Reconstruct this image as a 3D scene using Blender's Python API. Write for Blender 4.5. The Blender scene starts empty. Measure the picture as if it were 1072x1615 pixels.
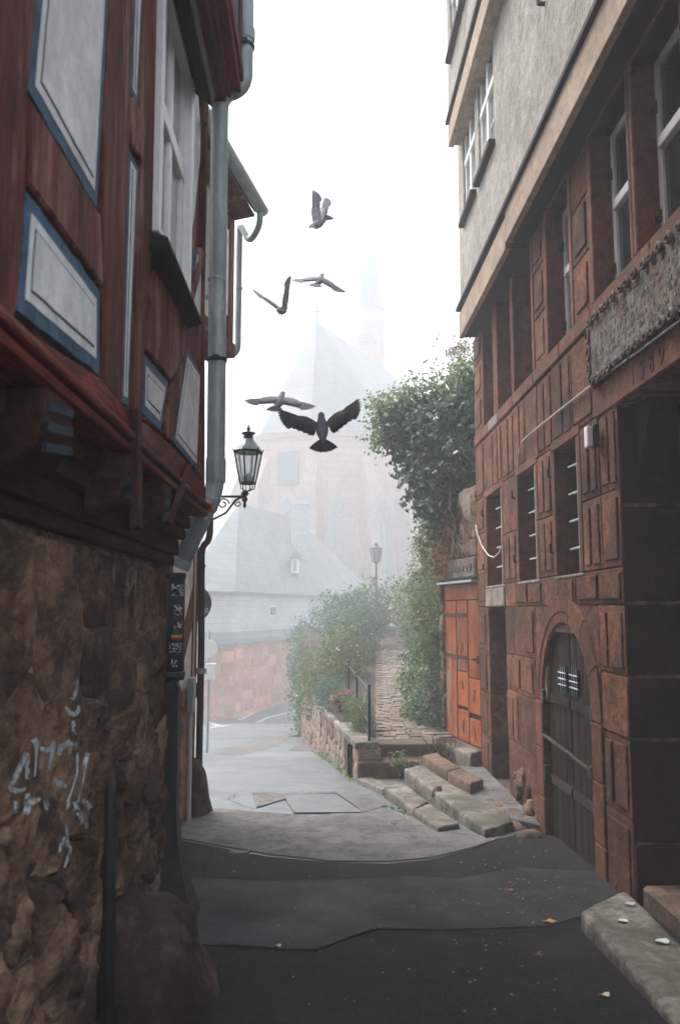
import bpy, bmesh, math, random
import numpy as np
from mathutils import Vector, Matrix, noise as mnoise
from mathutils.bvhtree import BVHTree

rnd = random.Random(7)
scene = bpy.context.scene
COL = scene.collection
R = math.radians

# ---------------------------------------------------------------- camera
FPX, CX, CY = 1320.0, 536.0, 807.5          # focal length in photograph pixels, picture centre
PITCH, YAW, EYE = R(6.7187), R(1.3361), 1.6
cam_d = bpy.data.cameras.new('camera')
cam = bpy.data.objects.new('camera', cam_d)
COL.objects.link(cam)
cam.location = (0, 0, EYE)
cam.rotation_euler = (R(90) + PITCH, 0, -YAW)
cam_d.sensor_fit = 'VERTICAL'
cam_d.sensor_height = 36.0
cam_d.lens = 36.0 * FPX / 1615.0
cam_d.clip_start = 0.05
cam_d.clip_end = 600
cam_d.dof.use_dof = True
cam_d.dof.focus_distance = 9.5
cam_d.dof.aperture_fstop = 3.2
scene.camera = cam

# ---------------------------------------------------------------- world, sun, exposure
world = bpy.data.worlds.new('World')
scene.world = world
world.use_nodes = True
wn = world.node_tree
wn.nodes.clear()
w_out = wn.nodes.new('ShaderNodeOutputWorld')
w_bg = wn.nodes.new('ShaderNodeBackground')
w_sky = wn.nodes.new('ShaderNodeTexSky')
w_sky.sky_type = 'NISHITA'
w_sky.sun_disc = False
SUN_EL, SUN_AZ = R(56), R(-40)               # azimuth clockwise from +Y
w_sky.sun_elevation = SUN_EL
w_sky.sun_rotation = SUN_AZ
w_sky.air_density = 1.0
w_sky.dust_density = 6.0
w_hsv = wn.nodes.new('ShaderNodeHueSaturation')
w_hsv.inputs['Saturation'].default_value = 0.42   # overcast: nearly colourless sky
wn.links.new(w_sky.outputs[0], w_hsv.inputs['Color'])
wn.links.new(w_hsv.outputs[0], w_bg.inputs['Color'])
w_bg.inputs['Strength'].default_value = 0.15
wn.links.new(w_bg.outputs[0], w_out.inputs['Surface'])

sun_d = bpy.data.lights.new('sun', 'SUN')
sun_d.energy = 0.5
sun_d.angle = R(25)
sun_d.color = (1.0, 0.985, 0.96)
sun = bpy.data.objects.new('sun', sun_d)
COL.objects.link(sun)
sdir = Vector((math.sin(SUN_AZ) * math.cos(SUN_EL), math.cos(SUN_AZ) * math.cos(SUN_EL), math.sin(SUN_EL)))
sun.rotation_euler = sdir.to_track_quat('Z', 'Y').to_euler()
sun.location = (-8, 20, 40)

scene.view_settings.view_transform = 'Standard'
scene.view_settings.look = 'None'
scene.view_settings.gamma = 1.0
scene.view_settings.use_curve_mapping = False
scene.view_settings.exposure = 2.15
HAZE = 0.0138
scene.render.engine = 'CYCLES'
scene.cycles.max_bounces = 6
scene.cycles.diffuse_bounces = 3
scene.cycles.glossy_bounces = 2
scene.cycles.transmission_bounces = 4
scene.cycles.transparent_max_bounces = 6
scene.cycles.volume_bounces = 2
scene.cycles.use_denoising = True
try:
    scene.cycles.denoiser = 'OPENIMAGEDENOISE'
except Exception:
    pass

# ---------------------------------------------------------------- measuring helpers: a sight line meets a real plane
_f = Vector((math.sin(YAW) * math.cos(PITCH), math.cos(YAW) * math.cos(PITCH), math.sin(PITCH)))
_r = Vector((math.cos(YAW), -math.sin(YAW), 0))
_u = _r.cross(_f)
C0 = Vector((0, 0, EYE))

def ray(px, py):
    return _f + _r * ((px - CX) / FPX) + _u * ((CY - py) / FPX)

def PX(px, py, x):
    d = ray(px, py); return C0 + d * (x / d.x)

def PY(px, py, y):
    d = ray(px, py); return C0 + d * (y / d.y)

def PZ(px, py, z):
    d = ray(px, py); return C0 + d * ((z - EYE) / d.z)

GPR = [(-30, 1.6), (0, .05), (5.5, -.25), (12, -.61), (14, -.77), (38, -3.35), (60, -3.0), (110, -3.0)]

def g(y):
    for (a, za), (b, zb) in zip(GPR, GPR[1:]):
        if y <= b:
            return za + (zb - za) * (y - a) / (b - a)
    return GPR[-1][1]

def PG(px, py):
    d = ray(px, py); lo, hi = .5, 200.0
    for _ in range(50):
        m = (lo + hi) / 2; q = C0 + d * m
        if q.z > g(q.y): lo = m
        else: hi = m
    return C0 + d * lo

# ---------------------------------------------------------------- object helpers
def tag(o, label=None, cat=None, group=None, kind=None):
    if label: o['label'] = label
    if cat: o['category'] = cat
    if group: o['group'] = group
    if kind: o['kind'] = kind
    return o

def thing(name, loc, label, cat, group=None):
    o = bpy.data.objects.new(name, None)
    o.empty_display_size = .1
    o.location = loc
    COL.objects.link(o)
    return tag(o, label, cat, group)

def origin(o):
    v = Vector((0, 0, 0))
    while o is not None:
        v = v + Vector(o.location); o = o.parent
    return v

class MB:
    """collects geometry in world coordinates, builds ONE mesh object"""
    def __init__(s):
        s.v = []; s.f = []; s.m = []
    def add(s, vs, fs, mi=0):
        b = len(s.v)
        s.v.extend(tuple(v) for v in vs)
        s.f.extend(tuple(i + b for i in f) for f in fs)
        s.m.extend([mi] * len(fs))
        return s
    def box(s, x0, x1, y0, y1, z0, z1, mi=0):
        v = [(x0, y0, z0), (x1, y0, z0), (x1, y1, z0), (x0, y1, z0), (x0, y0, z1), (x1, y0, z1), (x1, y1, z1), (x0, y1, z1)]
        return s.add(v, [(0, 3, 2, 1), (4, 5, 6, 7), (0, 1, 5, 4), (1, 2, 6, 5), (2, 3, 7, 6), (3, 0, 4, 7)], mi)
    def hexa(s, bot, top, mi=0):
        """two matching rings of points joined into a closed body"""
        n = len(bot)
        fs = [tuple(reversed(range(n))), tuple(range(n, 2 * n))]
        fs += [(i, (i + 1) % n, n + (i + 1) % n, n + i) for i in range(n)]
        return s.add(list(bot) + list(top), fs, mi)
    def prism(s, pts, ext, mi=0):
        ext = Vector(ext)
        a = [Vector(p) for p in pts]
        return s.hexa(a, [p + ext for p in a], mi)
    def loft(s, rings, mi=0, cap=True, close=True):
        n = len(rings[0]); b = []
        for rg in rings: b += [tuple(p) for p in rg]
        fs = []
        for k in range(len(rings) - 1):
            for i in range(n if close else n - 1):
                j = (i + 1) % n
                fs.append((k * n + i, k * n + j, (k + 1) * n + j, (k + 1) * n + i))
        if cap:
            fs.append(tuple(reversed(range(n))))
            fs.append(tuple((len(rings) - 1) * n + i for i in range(n)))
        return s.add(b, fs, mi)
    def tube(s, path, r, n=8, mi=0, cap=True):
        path = [Vector(p) for p in path]
        rr = r if isinstance(r, (list, tuple)) else [r] * len(path)
        rings = []; up = None
        for i, p in enumerate(path):
            t = (path[min(i + 1, len(path) - 1)] - path[max(i - 1, 0)])
            if t.length < 1e-9: t = Vector((0, 0, 1))
            t.normalize()
            if up is None:
                up = Vector((0, 0, 1)) if abs(t.z) < .9 else Vector((1, 0, 0))
            a = (up - t * up.dot(t))
            if a.length < 1e-6: a = t.orthogonal()
            a.normalize(); up = a
            c = t.cross(a)
            rings.append([p + (a * math.cos(2 * math.pi * k / n) + c * math.sin(2 * math.pi * k / n)) * rr[i] for k in range(n)])
        return s.loft(rings, mi, cap)
    def lathe(s, c, prof, n=16, mi=0, rot=0):
        c = Vector(c)
        rings = [[c + Vector((r * math.cos(rot + 2 * math.pi * k / n), r * math.sin(rot + 2 * math.pi * k / n), z)) for k in range(n)] for r, z in prof]
        return s.loft(rings, mi)
    def build(s, name, mat, parent=None, smooth=False, bevel=0, seg=1, kind=None):
        me = bpy.data.meshes.new(name)
        off = origin(parent) if parent is not None else Vector((0, 0, 0))
        vs = np.array(s.v, dtype=np.float64) - np.array(off)
        me.from_pydata(vs.tolist(), [], s.f)
        mats = mat if isinstance(mat, (list, tuple)) else [mat]
        for m in mats: me.materials.append(m)
        if len(mats) > 1: me.polygons.foreach_set('material_index', s.m)
        bm = bmesh.new(); bm.from_mesh(me)
        bmesh.ops.recalc_face_normals(bm, faces=bm.faces)
        if bevel:
            es = [e for e in bm.edges if len(e.link_faces) == 2 and e.calc_face_angle(0) > .5]
            bmesh.ops.bevel(bm, geom=es, offset=bevel, segments=seg, affect='EDGES', profile=.6)
        bm.to_mesh(me); bm.free()
        if smooth: me.polygons.foreach_set('use_smooth', [True] * len(me.polygons))
        me.update()
        o = bpy.data.objects.new(name, me)
        COL.objects.link(o)
        if parent is not None: o.parent = parent
        if kind: o['kind'] = kind
        return o

def thing_mesh(o, label, cat, group=None):
    """a thing that is one mesh: put its origin at its own base"""
    me = o.data
    n = len(me.vertices); a = np.empty(n * 3); me.vertices.foreach_get('co', a); a = a.reshape(-1, 3)
    c = Vector(((a[:, 0].min() + a[:, 0].max()) / 2, (a[:, 1].min() + a[:, 1].max()) / 2, a[:, 2].min()))
    me.vertices.foreach_set('co', (a - np.array(c)).ravel()); me.update()
    o.location = c
    return tag(o, label, cat, group)

def structure(o):
    o['kind'] = 'structure'; return o

# ---------------------------------------------------------------- materials
def nd(nt, t, **kw):
    n = nt.nodes.new(t)
    for k, v in kw.items():
        if k in n.inputs: n.inputs[k].default_value = v
        else: setattr(n, k, v)
    return n

def ramp(nt, fac, stops, interp='LINEAR'):
    n = nt.nodes.new('ShaderNodeValToRGB')
    n.color_ramp.interpolation = interp
    el = n.color_ramp.elements
    while len(el) < len(stops): el.new(.5)
    for e, (p, c) in zip(el, stops):
        e.position = p; e.color = (c[0], c[1], c[2], 1) if not isinstance(c, (int, float)) else (c, c, c, 1)
    nt.links.new(fac, n.inputs[0])
    return n.outputs[0]

def mix(nt, fac, a, b, mode='MIX'):
    n = nt.nodes.new('ShaderNodeMix'); n.data_type = 'RGBA'; n.blend_type = mode
    for ix, val in ((0, fac), (6, a), (7, b)):
        sock = n.inputs[ix]
        if isinstance(val, bpy.types.NodeSocket): nt.links.new(val, sock)
        elif isinstance(val, (int, float)): sock.default_value = val if ix == 0 else (val, val, val, 1)
        else: sock.default_value = (val[0], val[1], val[2], 1)
    return n.outputs[2]

def noise_fac(nt, vec, scale, detail=6, rough=.6, dist=0):
    n = nd(nt, 'ShaderNodeTexNoise', Scale=scale, Detail=detail, Roughness=rough, Distortion=dist)
    nt.links.new(vec, n.inputs['Vector'])
    return n.outputs['Fac']

def surface(name, c1, c2, scale=3, rough=.85, bump=.35, bscale=45, rand=.12, stain=None, stain_scale=1.2, stain_lo=.55, stain_hi=.7,
            fleck=None, stretch=(1, 1, 1), spec=.25, island=False, metallic=0, rough2=None, grain=0, bdist=.012, coarse=0, fine=.55, hatch=0, fleck_lo=.60):
    """general weathered surface: two tones, stains with a shape of their own, flecks, grain and relief"""
    m = bpy.data.materials.new(name); m.use_nodes = True
    nt = m.node_tree; nt.nodes.clear()
    out = nt.nodes.new('ShaderNodeOutputMaterial'); b = nt.nodes.new('ShaderNodeBsdfPrincipled')
    nt.links.new(b.outputs[0], out.inputs['Surface'])
    tc = nt.nodes.new('ShaderNodeTexCoord')
    mp = nd(nt, 'ShaderNodeMapping'); mp.inputs['Scale'].default_value = stretch
    nt.links.new(tc.outputs['Object'], mp.inputs['Vector'])
    vec = mp.outputs[0]
    info = nt.nodes.new('ShaderNodeObjectInfo')
    # shift the pattern from object to object so that neighbours do not repeat
    vm = nt.nodes.new('ShaderNodeVectorMath'); vm.operation = 'MULTIPLY_ADD'
    cmb = nt.nodes.new('ShaderNodeCombineXYZ')
    for i in range(3): nt.links.new(info.outputs['Random'], cmb.inputs[i])
    nt.links.new(cmb.outputs[0], vm.inputs[0]); vm.inputs[1].default_value = (17, 29, 11)
    nt.links.new(vec, vm.inputs[2]); vec = vm.outputs[0]
    n1 = noise_fac(nt, vec, scale, 8, .65)
    col = ramp(nt, n1, [(.40, c1), (.60, c2)])
    nfine = noise_fac(nt, vec, scale * 5.5, 7, .72)
    col = mix(nt, fine, col, ramp(nt, nfine, [(.36, .45), (.5, 1.0), (.66, 1.35)]), 'MULTIPLY')
    if fleck:
        nf = noise_fac(nt, vec, bscale * 1.4, 3, .7)
        col = mix(nt, ramp(nt, nf, [(fleck_lo, 0), (fleck_lo + .12, .55)]), col, fleck)
    if stain:
        ns = noise_fac(nt, vec, stain_scale, 9, .68, .4)
        col = mix(nt, ramp(nt, ns, [(stain_lo - .03, 0), (stain_lo + (stain_hi - stain_lo) * .5, .8)]), col, stain)
    if grain:
        ng = noise_fac(nt, vec, bscale * .8, 4, .7)
        col = mix(nt, grain, col, ramp(nt, ng, [(.3, .35), (.7, 1.0)]), 'MULTIPLY')
    if rand:
        mr = nd(nt, 'ShaderNodeMapRange'); mr.inputs['To Min'].default_value = 1 - rand; mr.inputs['To Max'].default_value = 1 + rand
        if island:
            ge = nt.nodes.new('ShaderNodeNewGeometry'); nt.links.new(ge.outputs['Random Per Island'], mr.inputs['Value'])
        else:
            nt.links.new(info.outputs['Random'], mr.inputs['Value'])
        h = nt.nodes.new('ShaderNodeHueSaturation'); nt.links.new(col, h.inputs['Color']); nt.links.new(mr.outputs[0], h.inputs['Value'])
        col = h.outputs[0]
    nt.links.new(col, b.inputs['Base Color'])
    b.inputs['Metallic'].default_value = metallic
    b.inputs['Specular IOR Level'].default_value = spec
    if rough2 is None:
        b.inputs['Roughness'].default_value = rough
    else:
        nt.links.new(ramp(nt, n1, [(.35, rough), (.65, rough2)]), b.inputs['Roughness'])
    if bump:
        nb = noise_fac(nt, vec, bscale, 6, .7)
        bp = nd(nt, 'ShaderNodeBump', Strength=bump, Distance=bdist); nt.links.new(nb, bp.inputs['Height'])
        last = bp.outputs[0]
        if coarse:
            nb2 = noise_fac(nt, vec, bscale * .2, 5, .6)
            bp2 = nd(nt, 'ShaderNodeBump', Strength=coarse, Distance=.05); nt.links.new(nb2, bp2.inputs['Height'])
            nt.links.new(last, bp2.inputs['Normal']); last = bp2.outputs[0]
        if hatch:                         # slanting chisel strokes
            wv = nd(nt, 'ShaderNodeTexWave', Scale=22.0, Distortion=9.0, Detail=4.0); wv.bands_direction = 'DIAGONAL'
            nt.links.new(vec, wv.inputs['Vector'])
            bp3 = nd(nt, 'ShaderNodeBump', Strength=hatch, Distance=.01); nt.links.new(wv.outputs['Fac'], bp3.inputs['Height'])
            nt.links.new(last, bp3.inputs['Normal']); last = bp3.outputs[0]
        nt.links.new(last, b.inputs['Normal'])
    return m

def leafmat(name, c1, c2, c3=None, rough=.5, trans=.25):
    m = bpy.data.materials.new(name); m.use_nodes = True
    nt = m.node_tree; nt.nodes.clear()
    out = nt.nodes.new('ShaderNodeOutputMaterial'); b = nt.nodes.new('ShaderNodeBsdfPrincipled')
    ge = nt.nodes.new('ShaderNodeNewGeometry')
    st = [(0, c1), (.6, c2)] + ([(.93, c2), (1.0, c3)] if c3 else [])
    col = ramp(nt, ge.outputs['Random Per Island'], st)
    nt.links.new(col, b.inputs['Base Color'])
    b.inputs['Roughness'].default_value = rough; b.inputs['Specular IOR Level'].default_value = .35
    tr = nt.nodes.new('ShaderNodeBsdfTranslucent'); nt.links.new(col, tr.inputs['Color'])
    mx = nt.nodes.new('ShaderNodeMixShader'); mx.inputs[0].default_value = trans
    nt.links.new(b.outputs[0], mx.inputs[1]); nt.links.new(tr.outputs[0], mx.inputs[2])
    nt.links.new(mx.outputs[0], out.inputs['Surface'])
    return m

def plain(name, c, rough=.5, metallic=0, spec=.4):
    m = bpy.data.materials.new(name); m.use_nodes = True
    b = m.node_tree.nodes['Principled BSDF']
    b.inputs['Base Color'].default_value = (c[0], c[1], c[2], 1)
    b.inputs['Roughness'].default_value = rough; b.inputs['Metallic'].default_value = metallic
    b.inputs['Specular IOR Level'].default_value = spec
    return m

M = {}
M['sandstone'] = surface('sandstone', (.255, .102, .054), (.148, .057, .033), 2.2, .9, .9, 26, .3, stain=(.066, .039, .031), stain_scale=2.0, stain_lo=.52, stain_hi=.68, fleck=(.31, .19, .145), grain=.55, coarse=.6, bdist=.025, fine=.95, hatch=.2)
M['sandstone_smooth'] = surface('sandstone_smooth', (.225, .087, .048), (.145, .053, .033), 2.0, .85, .6, 34, .14, stain=(.08, .043, .033), stain_scale=1.8, stain_lo=.54, stain_hi=.73, grain=.4, bdist=.018, fine=.8)
M['mortar'] = surface('mortar', (.30, .205, .16), (.16, .095, .07), 4, .95, .6, 40, .05, stain=(.06, .038, .03), stain_scale=3, stain_lo=.5, stain_hi=.62, fine=.8)
M['grey_stone'] = surface('grey_stone', (.30, .27, .24), (.17, .145, .125), 4, .9, .6, 40, .12, stain=(.19, .10, .07), stain_scale=3, coarse=.3)
M['plaque_stone'] = surface('plaque_stone', (.25, .22, .19), (.10, .082, .072), 9, .9, .9, 36, .08, stain=(.17, .075, .05), stain_scale=4, coarse=.6, fine=.9)
M['step_stone'] = surface('step_stone', (.285, .26, .23), (.16, .142, .12), 3, .8, .7, 26, .12, stain=(.085, .085, .06), stain_scale=2.2, stain_lo=.51, stain_hi=.64, fleck=(.2, .16, .12), coarse=.5, bdist=.02, fine=.9)
M['step_red'] = surface('step_red', (.20, .128, .096), (.125, .08, .06), 3, .85, .7, 26, .1, stain=(.085, .07, .052), stain_scale=2.4, stain_lo=.52, stain_hi=.66, coarse=.5, bdist=.02, fine=.9)
M['rubble'] = surface('rubble', (.36, .23, .15), (.165, .09, .057), 4.2, .9, 1.0, 20, .35, stain=(.065, .042, .031), stain_scale=3.2, stain_lo=.51, stain_hi=.62, fleck=(.5, .38, .28), stretch=(1, .5, 1), grain=.6, coarse=.7, bdist=.025, fine=.9)
M['rubble_mortar'] = surface('rubble_mortar', (.38, .285, .225), (.19, .13, .10), 4, .95, .9, 24, .1, stain=(.09, .062, .048), stain_scale=2.4, stain_lo=.52, stain_hi=.7, stretch=(1, .5, 1), coarse=.7, bdist=.03, fine=.9)
M['pale_rubble'] = surface('pale_rubble', (.34, .25, .195), (.20, .11, .08), 5, .9, .7, 26, .3, stain=(.30, .28, .25), stain_scale=3, stain_lo=.5, stain_hi=.62, coarse=.6, bdist=.02, fine=.9)
M['plaster_rough'] = surface('plaster_rough', (.58, .54, .48), (.47, .44, .39), 1.3, .95, 1.0, 26, .03, stain=(.39, .36, .32), stain_scale=1.1, stain_lo=.5, stain_hi=.78, grain=.6, coarse=.5, bdist=.03, fine=.6)
M['fascia'] = surface('fascia', (.42, .31, .22), (.33, .24, .17), 2, .8, .3, 50, .05, stain=(.25, .19, .15), stain_scale=1.5)
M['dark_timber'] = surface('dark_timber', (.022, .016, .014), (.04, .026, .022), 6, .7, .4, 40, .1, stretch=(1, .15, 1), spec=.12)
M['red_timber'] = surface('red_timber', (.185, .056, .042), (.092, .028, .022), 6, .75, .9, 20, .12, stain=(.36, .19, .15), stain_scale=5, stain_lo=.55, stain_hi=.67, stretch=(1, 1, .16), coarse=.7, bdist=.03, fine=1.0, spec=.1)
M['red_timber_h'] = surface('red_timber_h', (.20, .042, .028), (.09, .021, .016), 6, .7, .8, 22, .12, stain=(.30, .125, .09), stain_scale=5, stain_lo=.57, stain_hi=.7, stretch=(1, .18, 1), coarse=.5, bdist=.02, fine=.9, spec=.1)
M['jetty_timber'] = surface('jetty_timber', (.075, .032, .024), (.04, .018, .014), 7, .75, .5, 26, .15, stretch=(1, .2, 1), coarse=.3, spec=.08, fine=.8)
M['panel_plaster'] = surface('panel_plaster', (.82, .83, .82), (.72, .74, .735), 2.0, .9, .6, 30, .03, stain=(.55, .565, .56), stain_scale=2.2, stain_lo=.52, stain_hi=.75, fine=.3, coarse=.25)
M['panel_blue'] = surface('panel_blue', (.06, .115, .19), (.095, .165, .245), 9, .85, .4, 40, .08, stain=(.035, .065, .11), stain_scale=6, fine=.6)
M['panel_line'] = plain('panel_line', (.05, .05, .06), .8)
M['white_paint'] = surface('white_paint', (.78, .78, .76), (.72, .72, .70), 4, .45, .1, 60, .03, fine=.1)
M['glass_dark'] = plain('glass_dark', (.02, .024, .028), .08, 0, .6)
M['glass_pale'] = plain('glass_pale', (.30, .33, .34), .1, 0, .7)
M['unlit_interior'] = plain('unlit_interior', (.012, .010, .009), .9, 0, .1)  # near-black: the darkness of unlit rooms is put into the colour
M['zinc'] = surface('zinc', (.42, .50, .51), (.30, .37, .38), 5, .5, .15, 30, .04, stain=(.55, .60, .59), stain_scale=4, stain_lo=.58, stain_hi=.75, metallic=.1, spec=.5, stretch=(1, 1, .3), fine=.3)
M['black_iron'] = surface('black_iron', (.014, .014, .014), (.028, .026, .024), 12, .55, .4, 60, .05, spec=.4)
M['rust_iron'] = surface('rust_iron', (.06, .032, .022), (.025, .02, .018), 14, .7, .5, 60, .05)
M['dark_pipe'] = surface('dark_pipe', (.035, .037, .038), (.055, .057, .058), 8, .5, .25, 40, .03, spec=.4)
M['oak'] = surface('oak', (.020, .0145, .011), (.042, .029, .021), 9, .8, .6, 30, .25, stretch=(1, 1, .1), coarse=.2, spec=.08, fine=.9)
M['orange_paint'] = surface('orange_paint', (.32, .078, .021), (.225, .048, .017), 3, .65, .5, 35, .18, stain=(.30, .20, .145), stain_scale=3.2, stain_lo=.56, stain_hi=.69, stretch=(1, 1, .3), fine=.85, spec=.15)
M['orange_bright'] = surface('orange_bright', (.42, .115, .025), (.33, .075, .02), 3, .6, .4, 35, .1, stain=(.22, .09, .045), stain_scale=4, stain_lo=.58, stain_hi=.74, fine=.7, spec=.15)
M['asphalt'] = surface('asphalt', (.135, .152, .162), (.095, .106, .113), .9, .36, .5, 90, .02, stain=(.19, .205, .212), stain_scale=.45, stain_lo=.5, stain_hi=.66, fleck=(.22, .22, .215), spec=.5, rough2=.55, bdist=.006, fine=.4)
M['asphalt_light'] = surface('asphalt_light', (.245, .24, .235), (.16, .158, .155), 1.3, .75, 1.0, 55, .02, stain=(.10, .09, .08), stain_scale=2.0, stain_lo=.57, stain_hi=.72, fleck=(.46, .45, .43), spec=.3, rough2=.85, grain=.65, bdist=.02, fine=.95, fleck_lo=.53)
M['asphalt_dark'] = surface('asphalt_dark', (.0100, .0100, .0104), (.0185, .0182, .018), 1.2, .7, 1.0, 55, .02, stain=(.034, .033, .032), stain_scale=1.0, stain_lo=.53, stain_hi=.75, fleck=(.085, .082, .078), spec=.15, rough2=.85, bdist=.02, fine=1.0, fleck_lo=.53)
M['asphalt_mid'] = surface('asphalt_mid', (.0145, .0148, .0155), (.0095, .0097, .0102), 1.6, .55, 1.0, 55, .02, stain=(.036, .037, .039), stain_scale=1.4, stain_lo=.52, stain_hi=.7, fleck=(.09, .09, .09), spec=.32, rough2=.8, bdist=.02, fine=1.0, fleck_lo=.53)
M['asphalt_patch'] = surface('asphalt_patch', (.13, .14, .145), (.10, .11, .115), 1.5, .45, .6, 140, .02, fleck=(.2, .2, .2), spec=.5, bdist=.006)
M['road_paint'] = surface('road_paint', (.62, .62, .60), (.5, .5, .48), 6, .6, .2, 60, .02)
M['crack'] = plain('crack', (.010, .010, .009), .9, 0, .1)
M['earth'] = surface('earth', (.07, .055, .04), (.045, .038, .03), 4, .95, .6, 30, .02)
M['brick'] = surface('brick', (.255, .205, .175), (.17, .135, .115), 4, .85, .5, 40, .3, stain=(.15, .14, .12), stain_scale=6)
M['slate'] = surface('slate', (.12, .13, .14), (.085, .092, .10), 1.2, .6, .3, 12, .05)
M['church_stone'] = surface('church_stone', (.52, .38, .33), (.42, .29, .25), .7, .9, .3, 8, .05, stain=(.45, .38, .35), stain_scale=.35)
M['lead'] = plain('lead', (.16, .18, .19), .5)
M['ivy'] = leafmat('ivy', (.026, .066, .042), (.072, .145, .08), (.17, .26, .13), .4, .2)
M['leaf_light'] = leafmat('leaf_light', (.09, .15, .07), (.19, .27, .12), (.36, .36, .15), .5, .35)
M['leaf_mid'] = leafmat('leaf_mid', (.05, .10, .045), (.14, .215, .085), (.33, .30, .11), .5, .35)
M['leaf_blue'] = leafmat('leaf_blue', (.045, .10, .07), (.115, .20, .13), (.24, .30, .17), .5, .35)
M['leaf_olive'] = leafmat('leaf_olive', (.11, .10, .04), (.20, .17, .07), (.24, .12, .05), .6, .3)
M['leaf_rust'] = leafmat('leaf_rust', (.13, .045, .02), (.27, .10, .04), (.36, .17, .07), .6, .3)
M['flower_red'] = leafmat('flower_red', (.45, .03, .03), (.55, .06, .05), (.5, .2, .25), .6, .3)
M['flower_pale'] = leafmat('flower_pale', (.55, .36, .42), (.7, .6, .62), (.7, .7, .65), .6, .3)
M['twig'] = surface('twig', (.13, .09, .06), (.07, .05, .035), 8, .9, .3, 50, .1)
M['vine_pale'] = plain('vine_pale', (.38, .30, .22), .8)
M['cable'] = plain('cable', (.62, .57, .5), .5)
M['jamb_shaded'] = surface('jamb_shaded', (.075, .035, .024), (.05, .024, .017), 2.0, .9, .5, 30, .12, stain=(.03, .018, .014), stain_scale=1.2, stain_lo=.5, stain_hi=.72, grain=.3, fine=.5)  # portal reveal stone with the shade of the doorway put into its colour

# ================================================================ GROUND
def drape(name, pts, mat, dz, wob=0.0, step=.25):
    """a thin sheet laid on the sloping ground, outline given as x, y"""
    out = []
    n = len(pts)
    for i in range(n):
        a = Vector((pts[i][0], pts[i][1], 0)); b = Vector((pts[(i + 1) % n][0], pts[(i + 1) % n][1], 0))
        k = max(1, int((b - a).length / step)) if wob else 1
        d = (b - a); nn = Vector((-d.y, d.x, 0)); nn.normalize()
        for j in range(k):
            p = a + d * (j / k)
            if wob: p = p + nn * wob * (mnoise.noise(p * 2.3) + .5 * mnoise.noise(p * 7))
            out.append(p)
    bm = bmesh.new()
    vs = [bm.verts.new(p) for p in out]
    es = [bm.edges.new((vs[i], vs[(i + 1) % len(vs)])) for i in range(len(vs))]
    bmesh.ops.triangle_fill(bm, edges=es, use_beauty=True)
    for yb, _ in GPR:
        bmesh.ops.bisect_plane(bm, geom=bm.verts[:] + bm.edges[:] + bm.faces[:], plane_co=(0, yb, 0), plane_no=(0, 1, 0))
    for v in bm.verts: v.co.z = g(v.co.y) + dz
    bmesh.ops.recalc_face_normals(bm, faces=bm.faces)
    for f in bm.faces:
        if f.normal.z < 0: f.normal_flip()
    me = bpy.data.meshes.new(name); bm.to_mesh(me); bm.free()
    me.materials.append(mat)
    o = bpy.data.objects.new(name, me); COL.objects.link(o)
    return structure(o)

def gxy(px, py):
    q = PG(px, py); return (q.x, q.y)

gm = MB()
ys = [-14] + [p[0] for p in GPR if -14 < p[0] < 105] + [105]
for a, b in zip(ys, ys[1:]):
    gm.add([(-55, a, g(a)), (55, a, g(a)), (55, b, g(b)), (-55, b, g(b))], [(0, 1, 2, 3)])
structure(gm.build('road', M['asphalt']))
# foreground: old dark asphalt with a lighter worn band
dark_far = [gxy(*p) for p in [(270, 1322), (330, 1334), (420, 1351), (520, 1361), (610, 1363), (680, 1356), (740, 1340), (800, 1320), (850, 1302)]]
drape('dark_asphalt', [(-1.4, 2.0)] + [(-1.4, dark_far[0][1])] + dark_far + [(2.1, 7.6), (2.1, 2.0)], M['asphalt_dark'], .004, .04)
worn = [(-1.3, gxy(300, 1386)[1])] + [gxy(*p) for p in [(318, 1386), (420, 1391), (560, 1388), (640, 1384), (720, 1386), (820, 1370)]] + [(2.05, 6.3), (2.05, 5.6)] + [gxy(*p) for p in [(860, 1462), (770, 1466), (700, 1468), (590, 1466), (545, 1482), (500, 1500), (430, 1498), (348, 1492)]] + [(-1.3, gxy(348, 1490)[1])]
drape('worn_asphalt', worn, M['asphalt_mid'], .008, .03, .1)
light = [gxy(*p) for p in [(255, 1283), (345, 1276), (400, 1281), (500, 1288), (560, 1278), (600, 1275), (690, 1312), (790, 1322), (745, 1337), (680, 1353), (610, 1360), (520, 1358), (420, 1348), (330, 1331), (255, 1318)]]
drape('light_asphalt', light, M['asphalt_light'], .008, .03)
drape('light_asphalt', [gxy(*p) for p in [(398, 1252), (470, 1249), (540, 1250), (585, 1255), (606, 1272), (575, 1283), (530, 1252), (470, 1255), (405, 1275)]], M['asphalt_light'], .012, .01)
drape('asphalt_patch', [gxy(*p) for p in [(446, 1256), (528, 1254), (572, 1283), (463, 1284)]], M['asphalt_patch'], .016, .01)
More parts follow.
